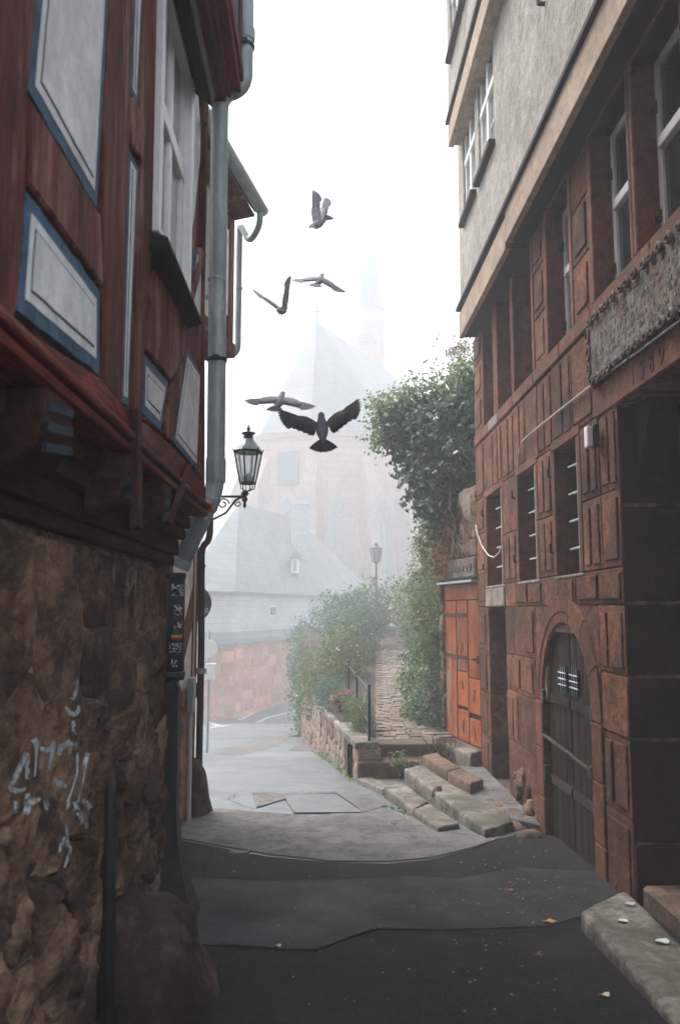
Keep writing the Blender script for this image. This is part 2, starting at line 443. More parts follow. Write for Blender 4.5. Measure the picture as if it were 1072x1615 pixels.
# pale wet patches further down the road and the painted lines
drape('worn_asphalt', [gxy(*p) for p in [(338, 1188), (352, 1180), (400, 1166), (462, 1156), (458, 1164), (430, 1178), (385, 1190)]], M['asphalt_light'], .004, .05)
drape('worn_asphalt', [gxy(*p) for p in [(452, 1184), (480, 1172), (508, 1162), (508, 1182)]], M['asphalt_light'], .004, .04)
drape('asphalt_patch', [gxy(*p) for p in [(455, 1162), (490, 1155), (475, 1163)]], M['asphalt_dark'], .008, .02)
def line(pts, w):
    q = [Vector((*gxy(*p), 0)) for p in pts]; L, Rr = [], []
    for i, p in enumerate(q):
        t = (q[min(i + 1, len(q) - 1)] - q[max(i - 1, 0)]).normalized(); nn = Vector((-t.y, t.x, 0)) * w / 2
        L.append((p + nn).to_tuple()[:2]); Rr.append((p - nn).to_tuple()[:2])
    return L + Rr[::-1]
drape('road_line', line([(322, 1150), (360, 1144), (420, 1133), (470, 1120), (504, 1104)], .2), M['road_paint'], .012)
drape('road_line', line([(332, 1139), (350, 1147)], .3), M['road_paint'], .012)
drape('road_line', line([(378, 1136), (395, 1127), (408, 1118)], .25), M['road_paint'], .012)
# cracks in the foreground asphalt
def crack(pts, w=.014):
    w *= .5
    q = []
    for a, b in zip(pts, pts[1:]):
        for k in range(6): q.append((a[0] + (b[0] - a[0]) * k / 6 + rnd.uniform(-2, 2), a[1] + (b[1] - a[1]) * k / 6 + rnd.uniform(-1, 1)))
    q.append(pts[-1])
    drape('crack', line(q, w), M['crack'], .0115)
crack([(348, 1492), (430, 1498), (500, 1501), (545, 1483), (590, 1467), (700, 1469), (770, 1478), (860, 1470)], .02)
crack([(335, 1338), (332, 1352), (322, 1368), (320, 1386)], .014)
crack([(318, 1386), (420, 1390), (560, 1388), (650, 1384), (720, 1388), (800, 1372)], .012)
crack([(372, 1254), (360, 1262), (398, 1277)], .015)
crack([(270, 1322), (330, 1334), (420, 1351), (520, 1361), (610, 1363), (680, 1356), (740, 1340), (800, 1320)], .022)

# ================================================================ RIGHT HOUSE: carved sandstone below, rough plaster above
XR = 2.0
YN = 1.7  # unseen near end of the wall, pulled in to admit light
YPL = 4.1  # unseen near end of the plastered floors, cut back to admit sky light
hr = thing('stone_house', (XR, 8, g(8)), 'red sandstone house with raised stone panels and overhanging plastered upper floors', 'house')
SUR = .085
# openings: y0 (near), y1 (far), z0, z1
UPW = [(9.42, 10.02, 3.84, 5.13), (8.52, 9.20, 3.84, 5.13), (7.65, 8.40, 3.84, 5.13), (6.43, 7.09, 3.84, 5.13), (5.13, 5.85, 3.84, 5.13), (4.30, 5.02, 3.84, 5.13), (2.7, 3.6, 3.84, 5.13)]
LOW = [(9.16, 10.0, 1.89, 2.96), (7.69, 8.38, 1.89, 2.96), (6.40, 7.03, 1.89, 2.96)]
NDOOR = (9.07, 10.0, -.36, 1.64)
ARCH_C, ARCH_Z, ARCH_R, ARCH_O = 6.935, .80, .685, .93
PORT = (3.5, 5.5, -.30, 2.98)
holes = [(a - .06, b + .06, c - .0, d + .0) for a, b, c, d in UPW] + [(a - SUR, b + SUR, c, d + SUR) for a, b, c, d in LOW] + [NDOOR, PORT, (ARCH_C - ARCH_R - .1, ARCH_C + ARCH_R + .1, -.7, ARCH_Z), (ARCH_C - .6, ARCH_C + .6, ARCH_Z, ARCH_Z + .62)]
yb = sorted({YN, 10.62} | {round(v, 3) for h in holes for v in h[:2]})
zb = sorted({-.9, 5.3} | {round(v, 3) for h in holes for v in h[2:]})
bk = MB()
for z0, z1 in zip(zb, zb[1:]):
    run = None
    for y0, y1 in zip(yb, yb[1:]):
        cy, cz = (y0 + y1) / 2, (z0 + z1) / 2
        solid = not any(h[0] < cy < h[1] and h[2] < cz < h[3] for h in holes)
        if solid: run = (run[0], y1) if run else (y0, y1)
        if (not solid or y1 == yb[-1]) and run:
            bk.box(XR + .016, XR + .5, run[0], run[1], z0, z1); run = None
bk.build('wall', M['mortar'], hr)
core = MB()
core.box(3.3, 8.0, YN, 10.6, -1, 5.3)
core.box(XR + .5, 8.0, 10.3, 10.6, -1, 5.3); core.box(XR + .46, 3.4, YN, YN + .3, -1, 5.3)
core.build('inner_wall', M['unlit_interior'], hr)
fl = MB(); fl.box(XR + .47, 3.4, YN + .3, 10.3, 3.2, 3.45); fl.box(XR + .47, 3.4, YN + .3, 10.3, 5.2, 5.3); fl.box(XR + .47, 3.4, YN + .3, 10.3, -.6, -.35)
fl.build('floor_slab', M['unlit_interior'], hr)

def cham(mb, y0, y1, z0, z1, xb, xf, ins, jit=0):
    j = lambda: rnd.uniform(-jit, jit)
    A = [(xb, y0, z0), (xb, y1, z0), (xb, y1, z1), (xb, y0, z1)]
    Bq = [(xf + ins * .8, y0, z0), (xf + ins * .8, y1, z0), (xf + ins * .8, y1, z1), (xf + ins * .8, y0, z1)]
    Cq = [(xf + j(), y0 + ins + j(), z0 + ins + j()), (xf + j(), y1 - ins + j(), z0 + ins + j()), (xf + j(), y1 - ins + j(), z1 - ins + j()), (xf + j(), y0 + ins + j(), z1 - ins + j())]
    mb.loft([A, Bq, Cq])

def block(y0, y1, z0, z1, panels=(1,), xf=XR, name='stone_block', mat='sandstone', border=.05, pr=.013):
    gp = .005
    xf = xf + rnd.uniform(-.004, .004)
    mb = MB(); cham(mb, y0 + gp, y1 - gp, z0 + gp, z1 - gp, XR + .1, xf, .007, .003)
    n = sum(panels) if rnd.random() > .14 else 0
    if n:
        w = (y1 - y0 - border * (len(panels) + 1)); yy = y0 + border
        tot = sum(panels)
        for p in panels:
            ww = w * p / tot
            if ww > .05:
                zz0, zz1 = z0 + border * rnd.uniform(.8, 1.2), z1 - border * rnd.uniform(.8, 1.2)
                cham(mb, yy + .004, yy + ww - .004, zz0, zz1, xf + .002, xf - pr, .006, .003)
            yy += ww + border
    return mb.build(name, M[mat], hr)

def row(z0, z1, ya, yb_, n, panels=(1,), jit=.12, **k):
    """n blocks from ya to yb_ along the street"""
    cuts = [ya] + [ya + (yb_ - ya) * (i + rnd.uniform(-jit, jit)) / n for i in range(1, n)] + [yb_]
    for a, b in zip(cuts, cuts[1:]):
        block(a, b, z0, z1, panels if not callable(panels) else panels(), **k)

vp = lambda: rnd.choice([(1,), (1, 1), (.7, 1), (1,)])
# band below the upper sills
row(3.0, 3.69, 5.95, 10.62, 9, vp, border=.045)
row(3.22, 3.69, 2.0, 3.9, 3, (1,))
# end pilaster and piers
E0 = 10.09
for z0, z1 in [(-.45, .1), (.1, .6), (.6, 1.13), (1.13, 1.64), (1.64, 2.05), (2.05, 2.55), (2.55, 3.0)]:
    block(E0, 10.62, z0, z1, (1,), border=.07)
for z0, z1 in [(3.84, 4.3), (4.3, 4.75), (4.75, 5.13)]:
    block(10.09, 10.62, z0, z1, (1,), border=.08)
    block(7.17, 7.57, z0, z1, (1,), border=.07)
    block(5.93, 6.35, z0, z1, (1,), border=.07)
    block(3.68, 4.22, z0, z1, (1,), border=.07)
for ya, ye in [(8.465, 9.075), (7.115, 7.605), (5.5, 6.315)]:
    row(1.89, 2.42, ya, ye, 1 if ye - ya < .7 else 2, vp); row(2.42, 3.0, ya, ye, 1 if ye - ya < .7 else 2, vp)
row(1.64, 1.89, 5.5, 9.07, 7, (1,), border=.04)
# around the narrow doorway and the arch
row(1.15, 1.64, 7.83, 9.07, 3, (1,)); row(.77, 1.15, 7.88, 9.07, 2, (1,)); row(.26, .77, 7.86, 9.07, 2, vp); row(-.45, .26, 7.86, 9.07, 2, (1,))
row(1.17, 1.64, 5.5, 6.04, 1, (1, .55)); row(.77, 1.17, 5.5, 6.0, 1, (1, .6)); row(.26, .77, 5.5, 6.01, 1, (1, .6)); row(-.45, .26, 5.5, 6.01, 1, (1,))
# spandrels of the arch
def spandrel(sgn):
    pts = []
    h = 1.64 - ARCH_Z
    for k in range(7):
        z = 1.15 + (1.635 - 1.15) * k / 6
        pts.append((ARCH_C + sgn * math.sqrt((ARCH_O + .006) ** 2 - (z - ARCH_Z) ** 2), z))
    ye = 7.825 if sgn > 0 else 6.045
    pts += [(ye, 1.635), (ye, 1.155)]
    mb = MB(); mb.prism([(XR + .004, y, z) for y, z in pts], (.09, 0, 0)); mb.build('stone_block', M['sandstone'], hr)
spandrel(1); spandrel(-1)
for i in range(7):                      # voussoirs
    a0, a1 = math.pi * i / 7, math.pi * (i + 1) / 7
    ring = lambda r, x, e: [(x, ARCH_C + r * math.cos(a0 + e + (a1 - a0 - 2 * e) * k / 5), ARCH_Z + r * math.sin(a0 + e + (a1 - a0 - 2 * e) * k / 5)) for k in range(6)]
    mb = MB()
    prof = [(ARCH_R, XR + .38), (ARCH_R, XR + .01), (ARCH_R + .02, XR - .008), (ARCH_R + .10, XR - .008), (ARCH_R + .112, XR - .016), (ARCH_O - .012, XR - .014), (ARCH_O - .004, XR - .005), (ARCH_O - .004, XR + .1)]
    cols = [ring(r, x, .006) for r, x in prof]
    rings = [[cols[j][k] for j in range(len(prof))] for k in range(6)]
    mb.loft(rings); mb.build('voussoir', M['sandstone_smooth'], hr)
for sg in (1, -1):
    for z0, z1 in [(-.7, -.05), (-.05, .38), (.38, .795)]:
        ya, ye = sorted((ARCH_C + sg * ARCH_R, ARCH_C + sg * (ARCH_O - .01)))
        mb = MB(); mb.box(XR - .015, XR + .38, ya, ye, z0 + .004, z1 - .004); mb.build('jamb_stone', M['sandstone_smooth'], hr, bevel=.01)

# sills, lintels and window surrounds
def surround(y0, y1, z0, z1, jn, jf, top, depth=.34, name='window_surround', sill=True):
    mb = MB(); xf = XR - .006; e = .002
    mb.box(xf, XR + depth, y0 - jn, y0, z0, z1)
    mb.box(xf, XR + depth, y1, y1 + jf, z0, z1)
    mb.box(xf - e, XR + depth + e, y0 - jn, y1 + jf, z1, z1 + top)
    return mb.build(name, M['sandstone_smooth'], hr, bevel=.009)

def casement(y0, y1, z0, z1, xd, transom=.55):
    fw = .055
    mb = MB(); x0, x1 = xd, xd + .06
    mb.box(x0, x1, y0, y0 + fw, z0, z1); mb.box(x0, x1, y1 - fw, y1, z0, z1)
    mb.box(x0, x1, y0 + fw, y1 - fw, z0, z0 + fw); mb.box(x0, x1, y0 + fw, y1 - fw, z1 - fw, z1)
    zt = z0 + (z1 - z0) * transom
    mb.box(x0 - .02, x1, y0 + fw, y1 - fw, zt - .04, zt + .035)
    w = mb.build('window', M['white_paint'], hr, bevel=.006)
    for a, b in ((z0 + fw, zt - .04), (zt + .035, z1 - fw)):
        p = MB(); p.box(x0 + .025, x0 + .035, y0 + fw - .004, y1 - fw + .004, a - .004, b + .004); p.build('pane', M['glass_dark'], w)
    return w

for i, (y0, y1, z0, z1) in enumerate(UPW):
    jn = {0: .109, 1: .059, 2: .08, 3: .08, 4: .054, 5: .08, 6: .08}[i]; jf = {0: .07, 1: .109, 2: .059, 3: .08, 4: .08, 5: .054, 6: .08}[i]
    surround(y0, y1, z0, z1, jn, jf, .12)
    casement(y0 + .004, y1 - .004, z0 + .004, z1 - .004, XR + (.15 if i > 2 else .24))
    for zz in (z0 + .22, z0 + .95):
        hk = MB(); hk.box(XR + .12, XR + .16, y1 - .035, y1 + .02, zz, zz + .03); hk.tube([(XR + .14, y1 - .035, zz - .02), (XR + .14, y1 - .035, zz + .06)], .012, 6)
        hk.build('shutter_pin', M['black_iron'], hr)
for a, b, mt in [(9.75, 10.62, 'sandstone_smooth'), (9.2, 9.75, 'grey_stone'), (8.46, 9.2, 'sandstone_smooth'), (7.6, 8.46, 'sandstone_smooth'), (6.75, 7.6, 'sandstone_smooth'), (5.93, 6.75, 'sandstone_smooth'), (4.8, 5.93, 'sandstone_smooth'), (3.6, 4.8, 'sandstone_smooth'), (2.0, 3.6, 'sandstone_smooth')]:
    mb = MB(); mb.box(XR - .018, XR + .36, a + .003, b - .003, 3.70, 3.838); mb.build('sill_stone', M[mt], hr, bevel=.012)
for a, b in [(9.2, 10.62), (7.62, 9.2), (6.4, 7.62), (5.06, 6.4), (3.6, 5.06), (2.0, 3.6)]:
    mb = MB(); mb.box(XR - .012, XR + .2, a + .003, b - .003, 5.253, 5.4); mb.build('lintel_stone', M['sandstone_smooth'], hr, bevel=.01)
for i, (y0, y1, z0, z1) in enumerate(LOW):
    surround(y0, y1, z0, z1, SUR, SUR, .085, .4)
    sl = MB(); sl.box(XR - .008, XR + .42, y0 - SUR, y1 + SUR, z0 - .03, z0 - .002); sl.build('window_sill', M['grey_stone'], hr, bevel=.008)
    inn = MB(); inn.box(XR + .41, XR + .43, y0 - .05, y1 + .05, z0 - .05, z1 + .05); inn.build('window_back', M['glass_dark'], hr)
    gb = MB(); yv = y0 + .07 + .008 * y0 - .056
    gb.tube([(XR + .02, yv, z0), (XR + .02, yv, z1)], .010, 6)
    for zz in (z0 + .2, z0 + .42, z0 + .64, z0 + .86):
        gb.tube([(XR + .02, yv - .03, zz), (XR - .01, yv + .14, zz - .006)], [.012, .009], 6)
    gb.build('window_grille', M['zinc'], hr)  # iron bars in pale zinc: the sky light on them is in the colour
    gb = MB()
    for q in (.35, .65): gb.tube([(XR + .2, y0 + (y1 - y0) * q, z0), (XR + .2, y0 + (y1 - y0) * q, z1)], .011, 6)
    for zz in (z0 + .3, z0 + .65): gb.tube([(XR + .2, y0, zz), (XR + .2, y1, zz)], .010, 6)
    gb.build('window_grille', M['black_iron'], hr)
    for zz in (z0 + .2, z1 - .22):
        hk = MB(); hk.tube([(XR - .02, y1 + .03, zz), (XR - .05, y1 + .03, zz), (XR - .05, y1 + .03, zz + .07)], .011, 6); hk.build('shutter_pin', M['black_iron'], hr)

# narrow doorway under a grey lintel
mb = MB(); mb.box(XR - .02, XR + .5, 9.075, 10.085, 1.645, 1.855); mb.build('door_lintel', M['grey_stone'], hr, bevel=.012)
for z0, z1 in [(-.4, .12), (.12, .62), (.62, 1.1), (1.1, 1.64)]:
    mb = MB(); mb.box(XR - .004, XR + .55, 9.985, 10.085, z0 + .004, z1 - .004); mb.build('jamb_stone', M['sandstone'], hr, bevel=.012)
mb = MB(); mb.box(XR + .56, XR + .62, 9.0, 10.1, -.45, 1.66); mb.build('side_door', M['oak'], hr)
mb = MB(); mb.box(XR - .02, XR + .55, 9.075, 9.98, -.6, -.34); mb.build('door_sill', M['step_red'], hr, bevel=.02)

# arched cellar door: two plank leaves, grilles and iron bands
ad = MB(); xd = XR + .05
def arch_plank(y0, y1, mb):
    hz = lambda y: ARCH_Z + math.sqrt(max(0.0004, (ARCH_R - .005) ** 2 - (y - ARCH_C) ** 2))
    pts = [(xd, y0, -.42), (xd, y1, -.42)] + [(xd, y1 + (y0 - y1) * k / 4, hz(y1 + (y0 - y1) * k / 4)) for k in range(5)]
    mb.prism(pts, (.05, 0, 0))
door_leaf = []
npl = 8
for leaf in (0, 1):
    ya, ye = (ARCH_C - ARCH_R + .008, ARCH_C - .008) if leaf == 0 else (ARCH_C + .008, ARCH_C + ARCH_R - .008)
    bb = MB(); hz = lambda y: ARCH_Z + math.sqrt(max(0.0004, (ARCH_R - .012) ** 2 - (y - ARCH_C) ** 2))
    bb.prism([(xd + .045, ya, -.42), (xd + .045, ye, -.42)] + [(xd + .045, ye + (ya - ye) * k / 8, hz(ye + (ya - ye) * k / 8)) for k in range(9)], (.03, 0, 0))
    lf = bb.build('door_leaf', M['oak'], hr)
    for k in range(4):
        p = MB(); a = ya + (ye - ya) * k / 4 + .006; b = ya + (ye - ya) * (k + 1) / 4 - .006
        arch_plank(a, b, p); p.build('plank', M['oak'], lf)
    gy = ARCH_C + (-.16 if leaf == 0 else .16)
    gq = MB(); gq.box(xd - .012, xd + .02, gy - .10, gy + .10, .93, 1.13); gq.build('grille_dark_plate', M['unlit_interior'], lf)  # black plate standing for the dark gap behind the grille
    gq = MB()
    for zz in (.98, 1.03, 1.08): gq.tube([(xd - .022, gy - .11, zz), (xd - .022, gy + .11, zz)], .007, 6)
    for yy in (-.06, 0, .06): gq.tube([(xd - .02, gy + yy, .92), (xd - .02, gy + yy, 1.14)], .005, 6)
    gq.build('grille', M['zinc'], lf)
    for zz, mt in ((.80, 'oak'), (.10, 'rust_iron')):
        h = MB(); h.box(xd - .014, xd + .004, ya + .01, ye - .02, zz, zz + .07); h.build('iron_band', M[mt], lf)
    for zz in (.78, .12):
        yo = ya if leaf == 0 else ye
        h = MB(); h.box(xd - .06, xd + .02, yo - .03, yo + .03, zz - .02, zz + .12); h.build('hinge', M['black_iron'], lf, bevel=.01)
br = MB(); br.tube([(xd - .05, ARCH_C + .80, .50), (xd - .055, ARCH_C + .1, .47), (xd - .05, ARCH_C - .62, .42)], .016, 8)
br.box(xd - .07, xd - .03, ARCH_C - .68, ARCH_C - .58, .385, .46)
br.build('door_bar', M['rust_iron'], hr)
mb = MB(); mb.box(XR + .2, XR + .24, ARCH_C - .8, ARCH_C + .8, -.6, 1.6); mb.build('cellar_dark', M['unlit_interior'], hr)

# portal
mb = MB(); mb.box(XR - .012, XR + .75, 3.1, 5.95, 2.985, 3.205); mb.build('portal_lintel', M['sandstone_smooth'], hr, bevel=.012)
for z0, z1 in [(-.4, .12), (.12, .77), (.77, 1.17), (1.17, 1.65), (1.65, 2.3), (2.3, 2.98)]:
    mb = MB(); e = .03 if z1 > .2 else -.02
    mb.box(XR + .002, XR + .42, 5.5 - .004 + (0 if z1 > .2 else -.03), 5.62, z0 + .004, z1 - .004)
    mb.build('jamb_stone', M['jamb_shaded'], hr, bevel=.012)
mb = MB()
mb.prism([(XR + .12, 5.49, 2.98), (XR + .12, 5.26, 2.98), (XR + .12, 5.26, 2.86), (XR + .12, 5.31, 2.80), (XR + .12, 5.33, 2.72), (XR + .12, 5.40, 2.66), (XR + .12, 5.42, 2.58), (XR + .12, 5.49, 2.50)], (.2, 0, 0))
mb.build('corbel', M['jamb_shaded'], hr, bevel=.008)
mb = MB(); mb.box(XR + .42, XR + .5, 5.36, 5.62, -.2, 2.98); mb.box(XR + .42, XR + .5, 3.4, 5.36, 2.8, 2.98); mb.build('door_frame', M['dark_timber'], hr)
pd = MB(); pd.box(XR + .52, XR + .58, 3.4, 5.4, -.2, 2.9); pdo = pd.build('portal_door', M['dark_timber'], hr)
for k in range(4):
    p = MB(); p.box(XR + .505, XR + .525, 5.3 - k * .48, 5.3 - k * .48 - .4, .1, 1.2); p.box(XR + .505, XR + .525, 5.3 - k * .48, 5.3 - k * .48 - .4, 1.35, 2.6); p.build('door_panel', M['dark_timber'], pdo, bevel=.008)
mb = MB(); mb.box(XR + .01, XR + .6, 3.3, 5.42, -.4, -.10); mb.build('door_step', M['step_red'], hr, bevel=.02)
# date cut into the lintel, figure by figure
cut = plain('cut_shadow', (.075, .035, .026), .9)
for k, chh in enumerate('1589'):
    cu = bpy.data.curves.new('figure', 'FONT'); cu.body = chh; cu.size = .165; cu.extrude = .004
    tmp = bpy.data.objects.new('tmp', cu); COL.objects.link(tmp)
    dg = bpy.context.evaluated_depsgraph_get(); dme = bpy.data.meshes.new_from_object(tmp.evaluated_get(dg))
    bpy.data.objects.remove(tmp)
    dme.transform(Matrix(((0, 0, -1, XR - .013), (-1, 0, 0, 5.20 - .15 * k), (0, 1, 0, 3.03), (0, 0, 0, 1))))
    dme.transform(Matrix.Translation(-Vector(hr.location)))
    dme.materials.append(cut)
    do = bpy.data.objects.new('carved_figure', dme); COL.objects.link(do); do.parent = hr

# weathered cartouche over the portal
edge = []
N = 40
for k in range(N + 1): edge.append((5.86 - 1.9 * k / N, 3.665 + .018 * math.sin(k * 1.9) + .012 * math.sin(k * 4.1)))
for k in range(N + 1): edge.append((3.96 + 1.9 * k / N, 3.225 + .02 * math.sin(k * 1.7) + .014 * math.sin(k * 3.7)))
mb = MB(); mb.prism([(XR - .05, y, z) for y, z in edge], (.09, 0, 0)); plq = mb.build('plaque', M['plaque_stone'], hr)
pv = MB()                                # worn lettering in relief, not legible
for rw in range(7):
    zz = 3.27 + rw * .055; yy = 5.74
    while yy > 4.1:
        w = rnd.uniform(.008, .02); h = rnd.uniform(.022, .036)
        if rnd.random() < .45: pv.box(XR - .0535, XR - .045, yy - w, yy, zz + rnd.uniform(-.004, .004), zz + h)
        yy -= w + rnd.uniform(.006, .02)
pv.build('worn_lettering', M['plaque_stone'], plq, kind='stuff')
for k in range(15):
    for zz, s in ((3.655, 1), (3.235, -1)):
        yy = 5.80 - k * .125 + rnd.uniform(-.02, .02); r0 = rnd.uniform(.026, .04)
        pts = [(XR - .06 - .02 * t / 16, yy + r0 * (1 - t / 22) * math.cos(t * .55), zz + s * .012 + r0 * (1 - t / 22) * math.sin(t * .55)) for t in range(17)]
        m2 = MB(); m2.tube(pts, [.016 - .0006 * t for t in range(17)], 6); m2.build('scroll', M['plaque_stone'], plq, smooth=True)
for k in range(3):
    zz = 3.33 + k * .13
    m2 = MB(); m2.tube([(XR - .055, 5.88 + .03 * math.cos(t * .5), zz + .05 * math.sin(t * .5)) for t in range(12)], .014, 6); m2.build('scroll', M['plaque_stone'], plq, smooth=True)

# lamp box on the wall
q = PX(937, 690, XR - .05)
mb = MB(); mb.box(XR - .07, XR - .028, q.y - .05, q.y + .05, q.z - .07, q.z + .09); wl = mb.build('wall_lamp_base', M['black_iron'], hr, bevel=.006)
mb = MB(); mb.box(XR - .115, XR - .07, q.y - .035, q.y + .045, q.z - .075, q.z + .08); mb.build('wall_lamp_cover', M['white_paint'], wl, bevel=.015, seg=2)

# ---- jetty: fascia, soffit, timber strip
def seg_fascia(y0, y1, zb_, zt_):
    mb = MB(); mb.box(1.78, 1.84, y0, y1, zb_, zt_); mb.build('fascia', M['fascia'], hr, bevel=.004)
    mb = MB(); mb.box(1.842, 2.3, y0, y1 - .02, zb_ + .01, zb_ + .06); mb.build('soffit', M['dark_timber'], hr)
seg_fascia(7.72, 10.42, 5.085, 5.40); seg_fascia(YN, 7.715, 5.14, 5.45)
for y0, y1 in [(YN, 3), (3, 7), (7, 10.46)]:
    mb = MB(); mb.box(1.745, 1.85, y0 + .003, y1 - .003, 5.40 + .05, 5.50); mb.build('drip_board', M['dark_timber'], hr, bevel=.006)
# first plaster storey with its windows
PW = [(9.12, 9.94, 6.42, 7.60), (8.08, 8.92, 6.42, 7.60)]
XP = 1.78
st = MB()
ysb = [YPL, 8.08, 8.92, 9.12, 9.94, 10.30]
st.box(XP, 2.4, YPL, 10.30, 5.5, 6.42)
for a, b in [(YPL, 8.08), (8.92, 9.12), (9.94, 10.30)]: st.box(XP, 2.4, a, b, 6.42, 7.6)
st.box(XP, 2.4, YPL, 10.30, 7.6, 7.72)
st.box(2.4, 8, 10.0, 10.30, 5.5, 7.72); st.box(2.4, 8, YPL, 9.99, 5.45, 7.72)
st.build('plaster_wall', M['plaster_rough'], hr)
def cross_window(y0, y1, z0, z1, xf, nm='upper_window'):
    fw = .06; mb = MB(); x0, x1 = xf + .03, xf + .09
    mb.box(x0, x1, y0, y0 + fw, z0, z1); mb.box(x0, x1, y1 - fw, y1, z0, z1); mb.box(x0, x1, y0 + fw, y1 - fw, z0, z0 + fw); mb.box(x0, x1, y0 + fw, y1 - fw, z1 - fw, z1)
    ym = (y0 + y1) / 2; mb.box(x0 - .01, x1, ym - .045, ym + .045, z0 + fw, z1 - fw)
    zt = z0 + (z1 - z0) * .62; mb.box(x0 - .02, x1, y0 + fw, y1 - fw, zt - .04, zt + .04)
    for q in (.3, ): 
        zz = z0 + (z1 - z0) * q; mb.box(x0 + .01, x1 - .01, y0 + fw, y1 - fw, zz - .012, zz + .012)
    w = mb.build(nm, M['white_paint'], hr, bevel=.006)
    p = MB(); p.box(x0 + .03, x0 + .04, y0 + fw, y1 - fw, z0 + fw, z1 - fw); p.build('pane', M['glass_pale'], w)
    s = MB(); s.box(xf - .07, xf + .04, y0 - .03, y1 + .03, z0 - .06, z0 - .002); s.build('window_sill', M['dark_timber'], w, bevel=.006)
    return w
for w in PW: cross_window(*w, XP)
# second plaster storey, jettied again
mb = MB(); mb.box(1.63, 1.70, YPL, 10.12, 7.52, 7.80); mb.build('fascia', M['fascia'], hr, bevel=.004)
mb = MB(); mb.box(1.702, 2.2, YPL, 10.1, 7.54, 7.59); mb.build('soffit', M['fascia'], hr)
mb = MB(); mb.box(1.60, 1.70, YPL, 10.16, 7.85, 7.90); mb.build('drip_board', M['dark_timber'], hr)
st = MB(); XQ = 1.63
st.box(XQ, 2.4, YPL, 10.08, 7.9, 8.55); st.box(XQ, 2.4, 10.08 - .25, 10.08, 8.55, 9.7); st.box(XQ, 2.4, 8.9, 9.0, 8.55, 9.7); st.box(XQ, 2.4, YPL, 8.1, 8.55, 9.7)
st.box(XQ, 2.4, YPL, 10.08, 9.7, 10.15); st.box(2.4, 8, YPL, 10.0, 7.8, 10.1)
st.build('plaster_wall', M['plaster_rough'], hr)
cross_window(9.0, 9.83, 8.55, 9.7, XQ); cross_window(8.1, 8.9, 8.55, 9.7, XQ)
rf = MB(); rf.prism([(1.15, YPL - .2, 10.15), (1.15, YPL - .2, 10.05), (4.6, YPL - .2, 12.5), (8.2, YPL - .2, 10.05), (8.2, YPL - .2, 10.15), (4.6, YPL - .2, 12.65)], (0, 6.6, 0)); rf.build('roof', M['slate'], hr)
tr = MB(); tr.box(1.80, 8, YN, YPL - .01, 5.51, 5.62); tr.build('unseen_roof', M['lead'], hr)  # made-up low roof; upper floors stop here to light the left house
# iron peg in the plaster
q = PX(858, 6, XP); mb = MB(); mb.tube([(q.x + .03, q.y, q.z), (q.x - .05, q.y, q.z), (q.x - .05, q.y, q.z + .05)], .02, 6); mb.build('iron_peg', M['rust_iron'], hr)
# eroded foot of the wall
for k in range(9):
    y = 7.9 + rnd.uniform(0, 1.1); z = -.38 + rnd.uniform(0, .35); r0 = rnd.uniform(.06, .11)
    bm = bmesh.new(); bmesh.ops.create_icosphere(bm, subdivisions=2, radius=r0)
    for v in bm.verts: v.co = Vector((v.co.x * .6, v.co.y, v.co.z * 1.3)) * (1 + .35 * mnoise.noise(v.co * 12 + Vector((k, 0, 0)))) + Vector((XR - .005, y, z)) - Vector(hr.location)
    me = bpy.data.meshes.new('broken_stone'); bm.to_mesh(me); bm.free(); me.materials.append(M['rubble'])
    o = bpy.data.objects.new('broken_stone', me); COL.objects.link(o); o.parent = hr

# cables on the facade
cb = MB()
cb.tube([PX(*p, XR - .035) for p in [(1090, 490), (1072, 505), (1005, 555), (940, 601), (880, 648), (850, 672), (830, 689), (822, 697), (818, 715), (816, 745)]], .0075, 6)
o = cb.build('wall_cable', M['cable'], smooth=True); thing_mesh(o, 'thin pale cable sagging across the sandstone wall below the carved plaque', 'cable')
cb = MB(); cb.tube([PX(*p, XR - .04) for p in [(750, 828), (752, 842), (760, 862), (770, 876), (778, 879), (786, 873), (790, 862)]], .008, 6)
o = cb.build('hanging_wire', M['cable'], smooth=True); thing_mesh(o, 'loop of white wire hanging loose beside the farthest low barred window', 'wire')

# ================================================================ stone-cell tools (rubble walls)
def clip_half(poly, p, n):
    out = []
    for i in range(len(poly)):
        a, b = poly[i], poly[(i + 1) % len(poly)]
        da = (a[0] - p[0]) * n[0] + (a[1] - p[1]) * n[1]; db = (b[0] - p[0]) * n[0] + (b[1] - p[1]) * n[1]
        if da <= 0: out.append(a)
        if (da < 0 < db) or (db < 0 < da):
            t = da / (da - db); out.append((a[0] + (b[0] - a[0]) * t, a[1] + (b[1] - a[1]) * t))
    return out

def cells(seeds, region):
    res = []
    for i, s in enumerate(seeds):
        poly = list(region)
        for j, q in enumerate(seeds):
            if i == j or not poly: continue
            d = (q[0] - s[0], q[1] - s[1])
            if d[0] ** 2 + d[1] ** 2 > 4: continue
            poly = clip_half(poly, ((s[0] + q[0]) / 2, (s[1] + q[1]) / 2), d)
        if len(poly) > 2: res.append(poly)
    return res

def grid_seeds(u0, u1, v0, v1, du, dv, jit=.32, brick=True):
    out = []; r = 0; v = v0 + dv / 2
    while v < v1:
        u = u0 + du * (.5 if (r % 2 and brick) else .1)
        while u < u1 + du * .3:
            out.append((u + rnd.uniform(-jit, jit) * du, v + rnd.uniform(-jit, jit) * dv)); u += du * rnd.uniform(.8, 1.25)
        v += dv; r += 1
    return out

